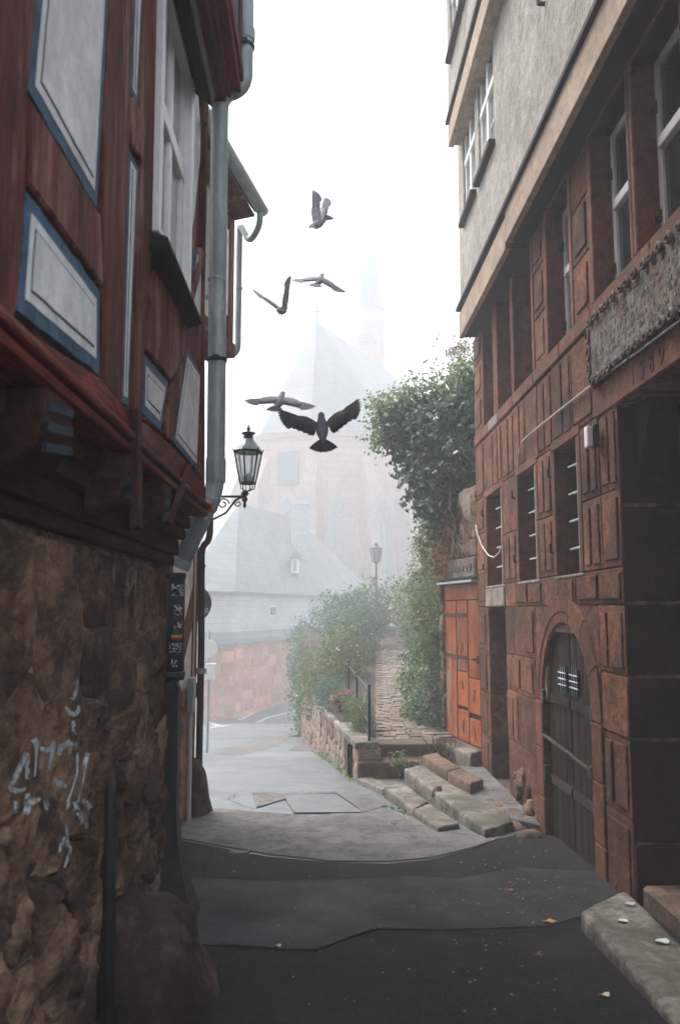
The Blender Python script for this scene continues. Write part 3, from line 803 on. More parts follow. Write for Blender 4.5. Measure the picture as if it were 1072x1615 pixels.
def cell_stone(poly, frame, gap, proud, mat, parent, name='stone', n=18, rough=.012, round_=.35, seed=0, dome=.6, smooth=True, tilt=0):
    """one rough stone filling a cell of a wall; frame(u, v, w) gives the world point, w out of the wall"""
    cx = sum(p[0] for p in poly) / len(poly); cy = sum(p[1] for p in poly) / len(poly)
    per = [math.dist(poly[i], poly[(i + 1) % len(poly)]) for i in range(len(poly))]; tot = sum(per)
    pts = []
    for k in range(n):
        d = tot * k / n; i = 0
        while d > per[i] and i < len(per) - 1: d -= per[i]; i += 1
        a, b = poly[i], poly[(i + 1) % len(poly)]; t = d / max(per[i], 1e-9)
        pts.append((a[0] + (b[0] - a[0]) * t, a[1] + (b[1] - a[1]) * t))
    rad = [math.hypot(p[0] - cx, p[1] - cy) for p in pts]; rm = sum(rad) / n
    if rm < .02: return None
    pts = [(cx + (p[0] - cx) * (1 - round_ + round_ * rm / r), cy + (p[1] - cy) * (1 - round_ + round_ * rm / r)) if r > rm else p for p, r in zip(pts, rad)]
    pr = proud * rnd.uniform(.6, 1.25); ta, tb = rnd.uniform(-tilt, tilt), rnd.uniform(-tilt, tilt)
    rings = []
    for sc, w in ((1.0, -.03), (1.0, pr * .35), (.95, pr * .8), (.72, pr * (.85 + .15 * dome)), (.38, pr)):
        ring = []
        for p in pts:
            dx, dy = p[0] - cx, p[1] - cy; L = math.hypot(dx, dy)
            k = max(.2, 1 - gap / max(L, 1e-6)) * sc
            q = Vector((cx + dx * k, cy + dy * k, seed * 3.1))
            nz = mnoise.noise(q * 9) * rough + mnoise.noise(q * 23) * rough * .5
            ring.append(frame(q.x + nz * .6, q.y + nz * .4, w + (nz + ta * dx * k + tb * dy * k if w > 0 else 0)))
        rings.append(ring)
    mb = MB(); mb.loft(rings)
    o = mb.build(name, mat, parent, smooth=smooth)
    return o

# ================================================================ LEFT HOUSE: rubble base, red half-timbering above
XL, XB, YE = -.74, -.95, 5.36
hl = thing('timber_house', (XB, 3, g(3)), 'dark red half-timbered house with blue-edged white panels on a rough brown stone base', 'house')
mb = MB(); mb.box(-5, XB - .022, -8, 5.33, -.9, 1.88); mb.build('base_wall', M['rubble_mortar'], hr if False else hl)
mb = MB(); mb.box(-5, XL - .03, -8, YE, 2.28, 5.05); mb.build('wall', M['red_timber'], hl)  # runs on unseen behind the camera to darken the foreground
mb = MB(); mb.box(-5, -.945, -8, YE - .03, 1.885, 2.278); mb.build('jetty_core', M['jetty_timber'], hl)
fr = lambda u, v, w: (XB - .03 + w, u, v)
region = [(1.9, -.35), (5.34, -.35), (5.34, 1.86), (1.9, 1.86)]
big = [(2.1, 1.55), (2.55, 1.5), (3.2, 1.5), (3.75, 1.68), (4.2, 1.62), (4.75, 1.62), (3.75, 1.36), (4.2, 1.26), (5.1, 1.72), (4.7, 1.3), (5.1, 1.4), (2.3, 1.13), (2.75, 1.1), (3.25, 1.08), (3.7, 1.06), (4.2, .98), (4.65, 1.0), (5.1, 1.08)]
small = [s for s in grid_seeds(1.95, 5.3, -.3, .92, .36, .2, .3)]
for k, c in enumerate(cells(big + small, region)):
    cz = sum(p[1] for p in c) / len(c)
    cell_stone(c, fr, .006 if cz > 1 else .010, .026 if cz > 1 else .05, M['rubble'], hl, 'stone', seed=k, rough=.016 if cz > 1 else .03, round_=.0 if cz > 1 else .12, dome=.1 if cz > 1 else .35, n=26, smooth=False, tilt=.03 if cz > 1 else .12)

M['stripe'] = surface('stripe', (.035, .05, .07), (.02, .028, .04), 14, .8, .3, 60, .05)
# jetty mouldings
def jet(name, x1, z0, z1, mat='jetty_timber', bev=.012, ye=YE - .01):
    for a, b in ((-8, 1.2), (1.2, ye)):
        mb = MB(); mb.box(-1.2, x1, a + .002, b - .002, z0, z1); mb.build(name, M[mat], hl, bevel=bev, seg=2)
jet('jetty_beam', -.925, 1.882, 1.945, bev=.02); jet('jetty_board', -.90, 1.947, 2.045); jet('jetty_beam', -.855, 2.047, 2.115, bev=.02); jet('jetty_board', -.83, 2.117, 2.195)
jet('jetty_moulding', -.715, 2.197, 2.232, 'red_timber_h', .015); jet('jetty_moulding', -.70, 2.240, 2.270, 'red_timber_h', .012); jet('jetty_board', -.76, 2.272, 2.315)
for px0, px1, s in ((72, 116, 1), (203, 221, .8), (262, 271, .7)):
    ya, ye = PX(px0, 700, -.72).y, PX(px1, 700, -.72).y
    mb = MB(); mb.prism([(-.88, ya, 2.19), (-.72, ya, 2.19), (-.725, ya, 2.08), (-.76, ya, 2.01), (-.88, ya, 1.96)], (0, ye - ya, 0))
    cbk = mb.build('corbel', M['jetty_timber'], hl, bevel=.006)
    for k in range(3):
        z = 2.165 - k * .055
        mb = MB(); mb.prism([(-.732, ya + .01, z - .04), (-.732, ye - .01, z - .01), (-.732, ye - .01, z + .015), (-.732, ya + .01, z - .015)], (.0145 - .004 * k * .2, 0, 0)); mb.build('painted_stripe', M['stripe'], cbk)
mb = MB(); mb.prism([PX(*p, -.725) for p in [(204, 645), (212, 650), (213, 835), (206, 830)]], (.03, 0, 0)); mb.build('strut', M['jetty_timber'], hl)
mb = MB(); mb.tube([PX(297, 734, -.70), PX(264, 828, -.72)], .024, 4); mb.build('strut', M['jetty_timber'], hl)

# timbers and plaster fields on the facade
def yz(px, py): q = PX(px, py, XL); return (q.y, q.z)
def beam(pts, front=XL, back=-.80, mat='red_timber', bev=.008, name='timber_beam'):
    mb = MB(); mb.prism([(back, *yz(*p)) for p in pts], (front - back, 0, 0)); return mb.build(name, M[mat], hl, bevel=bev)
def inset(poly, d):
    area = sum(poly[i][0] * poly[(i + 1) % len(poly)][1] - poly[(i + 1) % len(poly)][0] * poly[i][1] for i in range(len(poly)))
    s = 1 if area > 0 else -1
    L = []
    for i in range(len(poly)):
        a, b = poly[i], poly[(i + 1) % len(poly)]; dx, dy = b[0] - a[0], b[1] - a[1]; l = math.hypot(dx, dy)
        nx, ny = -dy / l * s, dx / l * s
        L.append((a[0] + nx * d, a[1] + ny * d, dx, dy))
    out = []
    for i in range(len(L)):
        p, q = L[i - 1], L[i]; den = p[2] * q[3] - p[3] * q[2]
        t = ((q[0] - p[0]) * q[3] - (q[1] - p[1]) * q[2]) / den
        out.append((p[0] + p[2] * t, p[1] + p[3] * t))
    return out
def panel(pts, blue=.042, white=.03, ln=.006):
    poly = [yz(*p) for p in pts]
    def wob(pg, amp=.005):
        out = []
        for i in range(len(pg)):
            a, b = Vector((*pg[i], 0)), Vector((*pg[(i + 1) % len(pg)], 0)); k = max(1, int((b - a).length / .045)); nn = Vector((-(b - a).y, (b - a).x, 0)).normalized()
            for j in range(k):
                p = a.lerp(b, j / k); p = p + nn * amp * (mnoise.noise(p * 9) + .6 * mnoise.noise(p * 27)); out.append((p.x, p.y))
        return out
    pl = lambda pg, x: MB().prism([(-.80, a, b) for a, b in wob(pg, .008 if x < -.747 else .003)], (x + .80, 0, 0))
    o = pl(poly, -.7475).build('plaster_panel', M['panel_blue'], hl)
    p1 = inset(poly, blue); pl(p1, -.7455).build('white_border', M['panel_plaster'], o)
    p2 = inset(p1, white); pl(p2, -.7438).build('painted_line', M['panel_line'], o)
    p3 = inset(p2, ln); pl(p3, -.7420).build('plaster_field', M['panel_plaster'], o)
panel([(81, -200), (62.5, 0), (49.4, 141), (157, 329), (174, 0), (184, -200)])
panel([(47, 300), (161, 459), (160, 590), (33, 489)])
panel([(217, -80), (231, -80), (220, 168), (210, 145)], .03, .02, .005)
panel([(207, 237), (221, 264), (206, 641), (195, 634)], .03, .022, .005)
panel([(230, 558), (268, 604), (256, 679), (229, 652)], .04, .03)
panel([(297, 551), (318.6, 587), (313, 742), (275.7, 697)], .035, .03)
panel([(313, 395), (320, 404), (318, 512), (304, 484)], .02, .015, .005)
panel([(304, 112), (314, 140), (319, 205), (318, 250), (309, 345), (299, 395), (297, 330), (300, 160)], .02, .02, .005)
beam([(-150, -300), (88, -300), (79, -200), (59, 0), (45.5, 143), (42, 300), (28, 487), (22, 505), (-150, 390)])
beam([(45, 152), (157, 338), (162, 452), (47, 292)], -.735)
beam([(188, -250), (216, -250), (206, 146), (203, 237), (191, 640), (164, 604), (165, 459), (160.5, 329), (178, 0)], -.737)
beam([(209, 152), (221, 176), (223, 256), (207, 229)], -.733)
beam([(234, -250), (252, -250), (238, 400), (231, 480), (226, 560), (219, 668), (208, 655), (224, 262), (223, 170)], -.735)
beam([(-150, 420), (22, 512), (160, 600), (208, 660), (208, 685), (200, 678), (0, 540), (-150, 450)], -.728, mat='red_timber_h')
beam([(210, 662), (229, 668), (256, 692), (275, 708), (313, 755), (322, 768), (322, 788), (313, 782), (210, 687)], -.728, mat='red_timber_h')
beam([(238, 478), (244, 425), (296, 502), (306, 490), (300, 545), (270, 600), (231, 551)], -.738)
beam([(272, 608), (294, 556), (273, 700), (259, 686)], -.736)
beam([(319, 592), (321, 516), (321.5, 400), (321.5, 180), (322, 150), (322, 786), (321, 770), (315, 746)], -.734)
beam([(326, 400), (318, 390), (300, 470), (304, 482)], -.738)
beam([(231, 656), (255, 683), (272, 704), (229, 662)], -.739)
# upper storey: jetty and a sliver of its wall
mb = MB(); mb.box(-5, -.575, -8, YE + .02, 5.2, 7.9); mb.build('upper_wall', M['panel_plaster'], hl)
for x, z0, z1 in ((-.655, 5.06, 5.10), (-.62, 5.102, 5.14), (-.555, 5.142, 5.198), (-.535, 5.205, 5.30)):
    mb = MB(); mb.box(-1.0, x, -8, YE + .03 + (x + .66) * .4, z0, z1); mb.build('jetty_moulding', M['red_timber_h'], hl, bevel=.008)
mb = MB(); mb.box(-.66, -.55, 5.2, YE + .045, 5.305, 7.85); mb.build('timber_beam', M['red_timber'], hl)
mb = MB(); mb.box(-.62, -.56, 4.9, 5.19, 5.305, 7.85); mb.build('plaster_panel', M['panel_blue'], hl)
rf = MB(); rf.prism([(-.38, -8.2, 7.95), (-2.9, -8.2, 11), (-5.2, -8.2, 7.95), (-5.2, -8.2, 7.85), (-2.9, -8.2, 10.85), (-.38, -8.2, 7.85)], (0, 13.5, 0)); rf.build('roof', M['slate'], hl)  # unseen roof, kept low to open more sky to the alley

# the big window of the left house
y0, y1 = yz(240, 300)[0], yz(295, 300)[0]; z0, z1 = 3.24, 4.55
ww = MB()
ww.box(-.83, -.705, y0, y0 + .05, z0, z1); ww.box(-.83, -.705, y1 - .09, y1, z0, z1); ww.box(-.83, -.71, y0 + .05, y1 - .09, z1 - .07, z1); ww.box(-.83, -.71, y0 + .05, y1 - .09, z0, z0 + .05)
win = ww.build('window', M['white_paint'], hl, bevel=.006)
ya, ye = y0 + .05, y1 - .09; zt = 3.93
fr_ = MB()
fr_.box(-.80, -.735, ya, ye, zt - .045, zt + .045)
for yc in (ya + .03, (ya + ye) / 2, ye - .03): fr_.box(-.80, -.742, yc - .035, yc + .035, z0 + .05, z1 - .07)
fr_.build('sash_frame', M['white_paint'], win, bevel=.005)
gl = MB(); gl.box(-.769, -.762, ya, ye, z0 + .05, z1 - .07); gl.build('pane', M['glass_pale'], win)
hd = MB(); hd.prism([(-.74, y0 - .1, z1 - .02), (-.615, y0 - .1, z1 - .13), (-.60, y0 - .1, z1 - .06), (-.74, y0 - .1, z1 + .12)], (0, y1 - y0 + .16, 0)); hd.build('window_hood', M['dark_timber'], win, bevel=.006)
sl = MB(); sl.prism([(-.80, y0 - .06, z0 - .002), (-.655, y0 - .06, z0 - .05), (-.65, y0 - .06, z0 - .075), (-.80, y0 - .06, z0 - .13)], (0, y1 - y0 + .14, 0)); sl.build('window_sill', M['dark_timber'], win, bevel=.006)
hg = MB(); hg.tube([PX(322, 196, -.73), PX(322, 196, -.70)], .02, 6); hg.build('shutter_pin', M['black_iron'], hl)

# painted graffiti follows the stones (dribbled white strokes)
dg = bpy.context.evaluated_depsgraph_get()
vs_, fs_ = [], []
for o in hl.children:
    if o.name.split('.')[0] == 'stone' or o.name.startswith('base_wall'):
        b = len(vs_); off = origin(o)
        vs_ += [v.co + off for v in o.data.vertices]; fs_ += [tuple(i + b for i in p.vertices) for p in o.data.polygons]
bvh = BVHTree.FromPolygons(vs_, fs_)
def on_wall(px, py):
    d = ray(px, py).normalized(); h = bvh.ray_cast(C0, d)
    return (h[0] - d * .006) if h[0] is not None else PX(px, py, XB)
gz = lambda x, y: (x * .18657, 1040 + y * .18657)
strokes = [([(290, 670), (305, 700), (310, 800), (305, 900), (295, 990)], [8, 5, 2.6, 2.2, 1.6]), ([(300, 690), (340, 750), (390, 770), (440, 750), (458, 690)], [7, 4, 5, 5, 4]), ([(455, 690), (445, 790), (425, 870), (418, 940)], [4, 4, 2.4, 1.6]),
    ([(500, 810), (515, 750), (560, 715), (595, 690), (600, 740), (590, 805)], [4, 5, 5, 5, 4, 3]), ([(635, 700), (650, 780), (657, 860), (655, 960), (620, 1080), (580, 1190), (572, 1270)], [4, 3, 2.4, 1.4, 1.4, 1.8, 2.0]), ([(620, 520), (625, 570), (632, 640)], [4, 4, 3]),
    ([(650, 180), (655, 240), (640, 290), (610, 340)], [3, 3, 4, 4]), ([(560, 400), (590, 450), (640, 470), (670, 420), (660, 390)], [3, 4, 4, 4, 3]),
    ([(230, 790), (190, 870), (150, 960), (105, 1060)], [5, 5, 5, 4]), ([(232, 800), (235, 900), (232, 1010)], [5, 5, 3]), ([(70, 1070), (120, 1110), (180, 1110), (220, 1090)], [4, 6, 4, 3]),
    ([(240, 1130), (240, 1210), (225, 1310)], [4, 8, 6]), ([(250, 1220), (310, 1180), (340, 1190)], [6, 5, 3]), ([(385, 1190), (400, 1240), (395, 1270)], [4, 5, 3]), ([(140, 1200), (135, 1300)], [4, 3]),
    ([(460, 1020), (500, 1050), (545, 1060), (560, 1090)], [4, 6, 6, 3]), ([(745, 790), (720, 880), (720, 960), (690, 1090), (660, 1210)], [4, 4, 2.2, 2.2, 1.6]), ([(590, 1240), (620, 1210), (650, 1270), (680, 1320), (700, 1380)], [5, 5, 6, 5, 3]), ([(710, 1180), (740, 1230), (770, 1260)], [5, 6, 5]), ([(730, 1380), (735, 1430)], [3, 2]),
    ([(560, 1410), (560, 1480), (570, 1560), (600, 1600)], [2, 5, 4, 3]), ([(560, 1500), (520, 1580), (500, 1640)], [4, 4, 2]), ([(600, 1600), (575, 1680), (545, 1760)], [3, 4, 1.5])]
gpaint = surface('graffiti_paint', (.66, .73, .76), (.45, .51, .54), 18, .8, .4, 60, 0, stain=(.2, .16, .13), stain_scale=14, stain_lo=.53, stain_hi=.64)
for pts, ws in strokes:
    gm_ = MB()
    P = []
    for i in range(len(pts) - 1):
        for k in range(8):
            t = k / 8; P.append((pts[i][0] + (pts[i + 1][0] - pts[i][0]) * t, pts[i][1] + (pts[i + 1][1] - pts[i][1]) * t, ws[i] + (ws[i + 1] - ws[i]) * t))
    P.append((*pts[-1], ws[-1]))
    for i in range(len(P) - 1):
        a, b = gz(*P[i][:2]), gz(*P[i + 1][:2]); dx, dy = b[0] - a[0], b[1] - a[1]; l = math.hypot(dx, dy) or 1
        nx, ny = -dy / l, dx / l
        wa = P[i][2] * .8; wb = P[i + 1][2] * .8
        gm_.add([on_wall(a[0] + nx * wa, a[1] + ny * wa), on_wall(a[0], a[1]), on_wall(a[0] - nx * wa, a[1] - ny * wa), on_wall(b[0] + nx * wb, b[1] + ny * wb), on_wall(b[0], b[1]), on_wall(b[0] - nx * wb, b[1] - ny * wb)], [(0, 1, 4, 3), (1, 2, 5, 4)])
    gm_.build('graffiti_stroke', gpaint, hl)

# ---- downpipe of the left house
YP = 5.43
dp = thing('downpipe', (-.97, YP, g(YP)), 'thick grey zinc downpipe with a swan neck above and a stickered iron foot below', 'pipe')
def bez(pts, k=6):
    """rounded corners on a polyline"""
    out = [Vector(pts[0])]
    for i in range(1, len(pts) - 1):
        p, c, n = Vector(pts[i - 1]), Vector(pts[i]), Vector(pts[i + 1])
        a = c + (p - c) * min(.5, .11 / max((p - c).length, 1e-6)); b = c + (n - c) * min(.5, .11 / max((n - c).length, 1e-6))
        for t in range(k + 1):
            t /= k; out.append(a * (1 - t) ** 2 + c * 2 * t * (1 - t) + b * t * t)
    return out + [Vector(pts[-1])]
up = bez([PY(*p, YP) for p in [(389, -120), (385, 138), (347, 150), (345, 300), (340, 772), (283, 893)]])
mb = MB(); mb.tube(up, .060, 16); mb.build('pipe', M['zinc'], dp, smooth=True)
def collar(px, py, r, h, dirn=(0, 0, 1), mat='zinc', nm='collar'):
    c = PY(px, py, YP); d = Vector(dirn).normalized(); m_ = MB(); m_.tube([c - d * h / 2, c - d * h * .4, c + d * h * .4, c + d * h / 2], [r * .96, r, r, r * .96], 16); return m_.build(nm, M[mat], dp, smooth=False)
collar(388, 55, .0645, .09); collar(345.5, 158, .064, .05); collar(343, 441, .0635, .02); collar(340.5, 742, .066, .16, mat='zinc')
dg_ = (PY(340, 772, YP) - PY(283, 893, YP))
collar(334, 785, .065, .03, dg_); collar(317, 820, .0655, .06, dg_); collar(285, 889, .0665, .06, dg_)
for px, py in ((387, 74), (342.5, 568)):
    c = collar(px, py, .066, .025, mat='black_iron', nm='pipe_clamp'); q = PY(px, py, YP)
    m_ = MB(); m_.tube([q + Vector((-.06, 0, 0)), q + Vector((-.16, -.1, 0))], .008, 6); m_.box(q.x - .02, q.x + .02, q.y - .085, q.y - .06, q.z - .015, q.z + .015); m_.build('clamp_arm', M['black_iron'], c)
# orange scrap and peeling sticker on the bend
q = PY(331, 800, YP - .06); m_ = MB(); m_.box(q.x - .022, q.x + .02, q.y - .004, q.y + .004, q.z - .035, q.z + .03); m_.build('orange_sticker', plain('orange_sticker', (.5, .12, .02), .5), dp, bevel=.004)
q = PY(325, 806, YP - .06); m_ = MB(); m_.prism([(q.x - .03, q.y, q.z - .06), (q.x + .01, q.y, q.z - .055), (q.x + .03, q.y, q.z + .05), (q.x + .005, q.y, q.z + .045)], (0, .004, 0)); m_.build('peeling_paper', M['white_paint'], dp)
low0, low1 = PY(277, 905, YP), PY(275, 1072, YP)
mb = MB(); mb.tube([low0, low1], .0625, 18); mb.build('lower_pipe', M['dark_pipe'], dp, smooth=True)
for py in (908, 1063): collar(277 if py < 1000 else 275, py, .069, .035, mat='dark_pipe')
# iron pipe shoe flaring to the ground
def sq(cx, cy, hx, hy, z): return [(cx - hx, cy - hy, z), (cx + hx, cy - hy, z), (cx + hx, cy + hy, z), (cx - hx, cy + hy, z)]
zt_ = low1.z; gz0 = g(YP) - .05
mb = MB(); mb.loft([sq(-.965, YP, .055, .05, zt_), sq(-.965, YP, .075, .06, zt_ - .05), sq(-.97, YP, .085, .07, .35), sq(-.955, YP - .02, .10, .09, .1), sq(-.93, YP - .06, .13, .13, -.08), sq(-.90, YP - .1, .18, .17, gz0)])
mb.build('pipe_shoe', M['black_iron'], dp, bevel=.012)
def sticker(py0, py1, a0, a1, mat, nm='sticker'):
    za, zb_ = PY(276, py1, YP).z, PY(276, py0, YP).z; t = (py0 - 905) / 167; c = low0.lerp(low1, t); r_ = .0638
    A = [R(a0 + (a1 - a0) * k / 8) for k in range(9)]
    rings = [[(c.x + rr * math.sin(a), c.y - rr * math.cos(a), z) for z, rr in ((za, r_), (zb_, r_), (zb_, r_ - .002), (za, r_ - .002))] for a in A]
    m_ = MB(); m_.loft(rings); return m_.build(nm, mat, dp)
def scribble(name, sc, lo):
    m_ = surface(name, (.6, .6, .58), (.6, .6, .58), 3, .5, 0, 30, 0); nt = m_.node_tree; b = [n for n in nt.nodes if n.type == 'BSDF_PRINCIPLED'][0]
    tc = [n for n in nt.nodes if n.type == 'TEX_COORD'][0]; f_ = noise_fac(nt, tc.outputs['Object'], sc, 1, .4, 3.5)
    nt.links.new(ramp(nt, f_, [(lo, (.02, .02, .02)), (lo + .03, (.66, .66, .64))], 'LINEAR'), b.inputs['Base Color']); return m_
scr = scribble('scribbled_print', 24, .53); scr2 = scribble('scribbled_print_dark', 20, .57)
sticker(921, 940, -12, 62, scr); sticker(954, 971, 5, 55, scr2); sticker(979, 993, 0, 58, scr2); sticker(1014, 1028, -22, 52, scr); sticker(1039, 1051, -8, 38, scr2)
for k, c in enumerate(((.02, .16, .05), (.65, .5, .06), (.5, .05, .03))): sticker(998 + k * 3.4, 998 + k * 3.4 + 3.3, -10, 55, plain('flag_stripe', c, .5), 'flag_sticker')

# ---- guard stones
def guard(name, c, sx, sy, h, label, lean=0, seed=0, flat=.5):
    rings = []; n = 28
    for k in range(13):
        t = k / 12; s = (1 - max(0, (t - .25) / .75) ** 2.4) ** .5 if t > .25 else 1.0 + .08 * (1 - t / .25)
        s = max(s, .02)
        ring = []
        for i in range(n):
            a = 2 * math.pi * i / n; ca, sa = math.cos(a), math.sin(a)
            rx = math.copysign(abs(ca) ** flat, ca) * sx * s; ry = math.copysign(abs(sa) ** flat, sa) * sy * s
            p = Vector((rx + lean * t, ry, h * t))
            d = 1 + .2 * mnoise.noise(p * 5 + Vector((seed, 0, 0))) + .12 * mnoise.noise(p * 13 + Vector((seed, 0, 0))) + .05 * mnoise.noise(p * 30)
            ring.append((c[0] + rx * d + lean * t, c[1] + ry * d, c[2] + h * t * (1 + .05 * mnoise.noise(p * 6))))
        rings.append(ring)
    mb = MB(); mb.loft(rings); o = mb.build(name, M['guard_stone'], smooth=True); return thing_mesh(o, label, 'guard stone', 'guard stones at the house corners')
M['guard_stone'] = surface('guard_stone', (.062, .038, .029), (.034, .022, .018), 4, .8, .9, 24, .1, stain=(.13, .09, .07), stain_scale=3.5, stain_lo=.56, stain_hi=.7, coarse=.6)
guard('guard_stone', (-.74, 4.05, g(4) - .08), .25, .34, .56, 'big dark worn guard stone against the base of the near timber house', -.08, 1, .75)
guard('guard_stone', (-1.30, 8.75, g(8.75) - .05), .185, .2, .62, 'smaller reddish guard stone at the far corner below the dark sign disc', -.04, 5, .55)
q0 = PX(175, 1236, -.80); mb = MB(); mb.tube([(q0.x + .02, q0.y, g(q0.y) - .05), (q0.x, q0.y, q0.z - .02), (q0.x, q0.y, q0.z)], [.026, .024, .018], 10)
thing_mesh(mb.build('iron_post', M['black_iron'], smooth=True), 'thin dark iron post standing in front of the left stone wall', 'post')

# ================================================================ SECOND LEFT HOUSE
h2 = thing('timber_house', (-1.3, 7.6, g(8)), 'further red and white timber house with a zinc gutter, half hidden behind the downpipe', 'house')
X2, Y2 = -1.29, 8.92
mb = MB(); mb.box(-6, X2 - .02, 5.7, Y2 - .02, .7, 4.4); mb.build('wall', M['panel_plaster'], h2)
mb = MB(); mb.box(-6, X2, 5.72, Y2 - .01, -.9, .695); mb.build('plinth', M['rubble'], h2, bevel=.02)
def b2(pts, x=X2): 
    mb = MB(); mb.prism([(X2 - .08, a, b) for a, b in pts], (x - X2 + .08, 0, 0)); mb.build('timber_beam', M['red_timber'], h2, bevel=.006)
b2([(8.68, .86), (Y2, .86), (Y2, 4.3), (8.68, 4.3)]); b2([(5.75, .70), (Y2, .70), (Y2, .855), (5.75, .855)], X2 + .01)
b2([(8.675, 1.85), (8.675, 1.5), (7.75, .86), (7.55, .86), (7.55, 1.0)], X2 - .004); b2([(7.2, .86), (7.4, .86), (7.4, 4.3), (7.2, 4.3)])
mb = MB(); mb.box(X2 + .002, X2 + .07, 8.28, 8.42, .62, .95); mb.build('meter_box', M['zinc'], h2, bevel=.008)
mb = MB(); mb.tube([(X2 + .03, 8.36, .62), (X2 + .035, 8.36, g(8.3))], .022, 8); mb.tube([(X2 + .012, 8.62, 4.2), (X2 + .012, 8.62, .7)], .009, 6); mb.build('conduit', M['cable'], h2)
TH = R(12); eU = Vector((math.sin(TH), math.cos(TH), 0)); nU = Vector((math.cos(TH), -math.sin(TH), 0)); U0 = Vector((-.945, 8.72, 0))
def hu(u, n, z): q = U0 + eU * u + nU * n; return (q.x, q.y, z)      # u along the turned facade (0 at its far end), n out of it
def ubox(u0, u1, n0, n1, z0, z1): return MB().hexa([hu(u0, n0, z0), hu(u1, n0, z0), hu(u1, n1, z0), hu(u0, n1, z0)], [hu(u0, n0, z1), hu(u1, n0, z1), hu(u1, n1, z1), hu(u0, n1, z1)])
ubox(-2.6, -.02, -4, -.02, 4.44, 5.9).build('upper_wall', M['panel_plaster'], h2)
ubox(-2.6, .01, -4, .03, 4.28, 4.435).build('jetty_beam', M['red_timber_h'], h2, bevel=.01)
for a, b in ((-.17, 0), (-1.05, -.92), (-1.9, -1.78)): ubox(a, b, -.1, .006, 4.44, 5.86).build('timber_beam', M['red_timber'], h2, bevel=.006)
w = ubox(-.84, -.24, -.05, .022, 4.66, 5.6).build('window', M['white_paint'], h2, bevel=.005)
for a in (-.80, -.53):
    for zz in (4.72, 5.2): ubox(a, a + .24, .01, .028, zz, zz + .36).build('pane', M['glass_pale'], w)
ze2 = 5.96; rh = lambda u: [hu(u, .29, ze2), hu(u, -1.8, ze2 + 3.0), hu(u, -3.8, ze2), hu(u, -3.8, ze2 - .12), hu(u, -1.8, ze2 + 2.86), hu(u, .25, ze2 - .10)]
MB().loft([rh(-2.8), rh(-.06)]).build('roof', M['slate'], h2)
sq_ = lambda u: [hu(u, .24, ze2 - .105), hu(u, .24, ze2 - .13), hu(u, -.03, ze2 - .16), hu(u, -.03, ze2 + .2)]
MB().loft([sq_(-2.7), sq_(-.04)]).build('soffit', M['red_timber'], h2)
n = 10; gpr = lambda u: [hu(u, .32 + .07 * math.cos(math.pi + math.pi * k / n), ze2 - .06 + .07 * math.sin(math.pi + math.pi * k / n)) for k in range(n + 1)] + [hu(u, .32 + .06 * math.cos(math.pi * k / n * -1), ze2 - .06 + .06 * math.sin(-math.pi * k / n)) for k in range(n + 1)]
MB().loft([gpr(-2.8), gpr(-.02)]).build('gutter', M['zinc'], h2)
mb = MB()
for k in range(9): mb.tube([hu(-1.6 + k * .19, .35, ze2 + .0), hu(-1.6 + k * .19, .29, ze2 + .07)], .006, 5)
mb.tube([hu(-1.7, .29, ze2 + .07), hu(-.06, .29, ze2 + .07)], .006, 5); mb.build('snow_guard', M['zinc'], h2)
d2 = thing('downpipe', (-1.28, 9.15, g(9.15)), 'thinner downpipe further back, grey above and dark below, beside the black sign disc', 'pipe')
Y3 = 8.9
pts = [Vector(hu(-.12, .32, ze2 - .12)), Vector(hu(-.08, .31, ze2 - .26)), Vector(hu(.05, .16, ze2 - .38)), PY(378, 352, Y3), PY(375, 558, Y3), PY(352, 562, Y3)]
mb = MB(); mb.tube(bez(pts), .034, 12); mb.build('pipe', M['zinc'], d2, smooth=True)
pts = [PY(352, 562, Y3), PY(333, 575, Y3), PY(331, 852, Y3), PY(318, 862, Y3), PY(317.5, 1020, Y3), Vector((PY(317.5, 1020, Y3).x, Y3, g(Y3) - .05))]
mb = MB(); mb.tube(bez(pts), .036, 12); mb.build('lower_pipe', M['dark_pipe'], d2, smooth=True)
for py, r_ in ((893, .045), (1058, .052), (455, .04)):
    px = 318 if py > 800 else 377; c = PY(px, py, Y3); m_ = MB(); m_.tube([c - Vector((0, 0, .03 if py > 1000 else .012)), c + Vector((0, 0, .03 if py > 1000 else .012))], r_, 12); m_.build('pipe_clamp', M['zinc'] if py > 1000 or py < 800 else M['dark_pipe'], d2)

# ---- dark back of a round road sign
c = PY(303, 952, 9.42); sg = thing('road_sign', c, 'dark back of a round road sign fixed beside the thin downpipe', 'sign')
mb = MB(); n = 32; mb.loft([[(c.x + r_ * math.cos(2 * math.pi * k / n), c.y + dy, c.z + r_ * math.sin(2 * math.pi * k / n)) for k in range(n)] for r_, dy in ((.205, 0), (.215, 0), (.215, .02), (.2, .022))]); mb.build('disc', M['dark_pipe'], sg)
mb = MB(); mb.box(c.x + .02, c.x + .05, c.y - .03, c.y - .003, c.z - .15, c.z + .15); mb.box(c.x - .14, c.x + .14, c.y - .035, c.y - .002, c.z + .05, c.z + .08); mb.build('mounting_bar', M['zinc'], sg)
q = PY(325, 963, 9.41); mb = MB(); mb.prism([(q.x - .015, q.y, q.z - .03), (q.x + .03, q.y, q.z - .012), (q.x + .018, q.y, q.z + .03), (q.x - .027, q.y, q.z + .012)], (0, .006, 0)); mb.build('sticker', scr, sg)
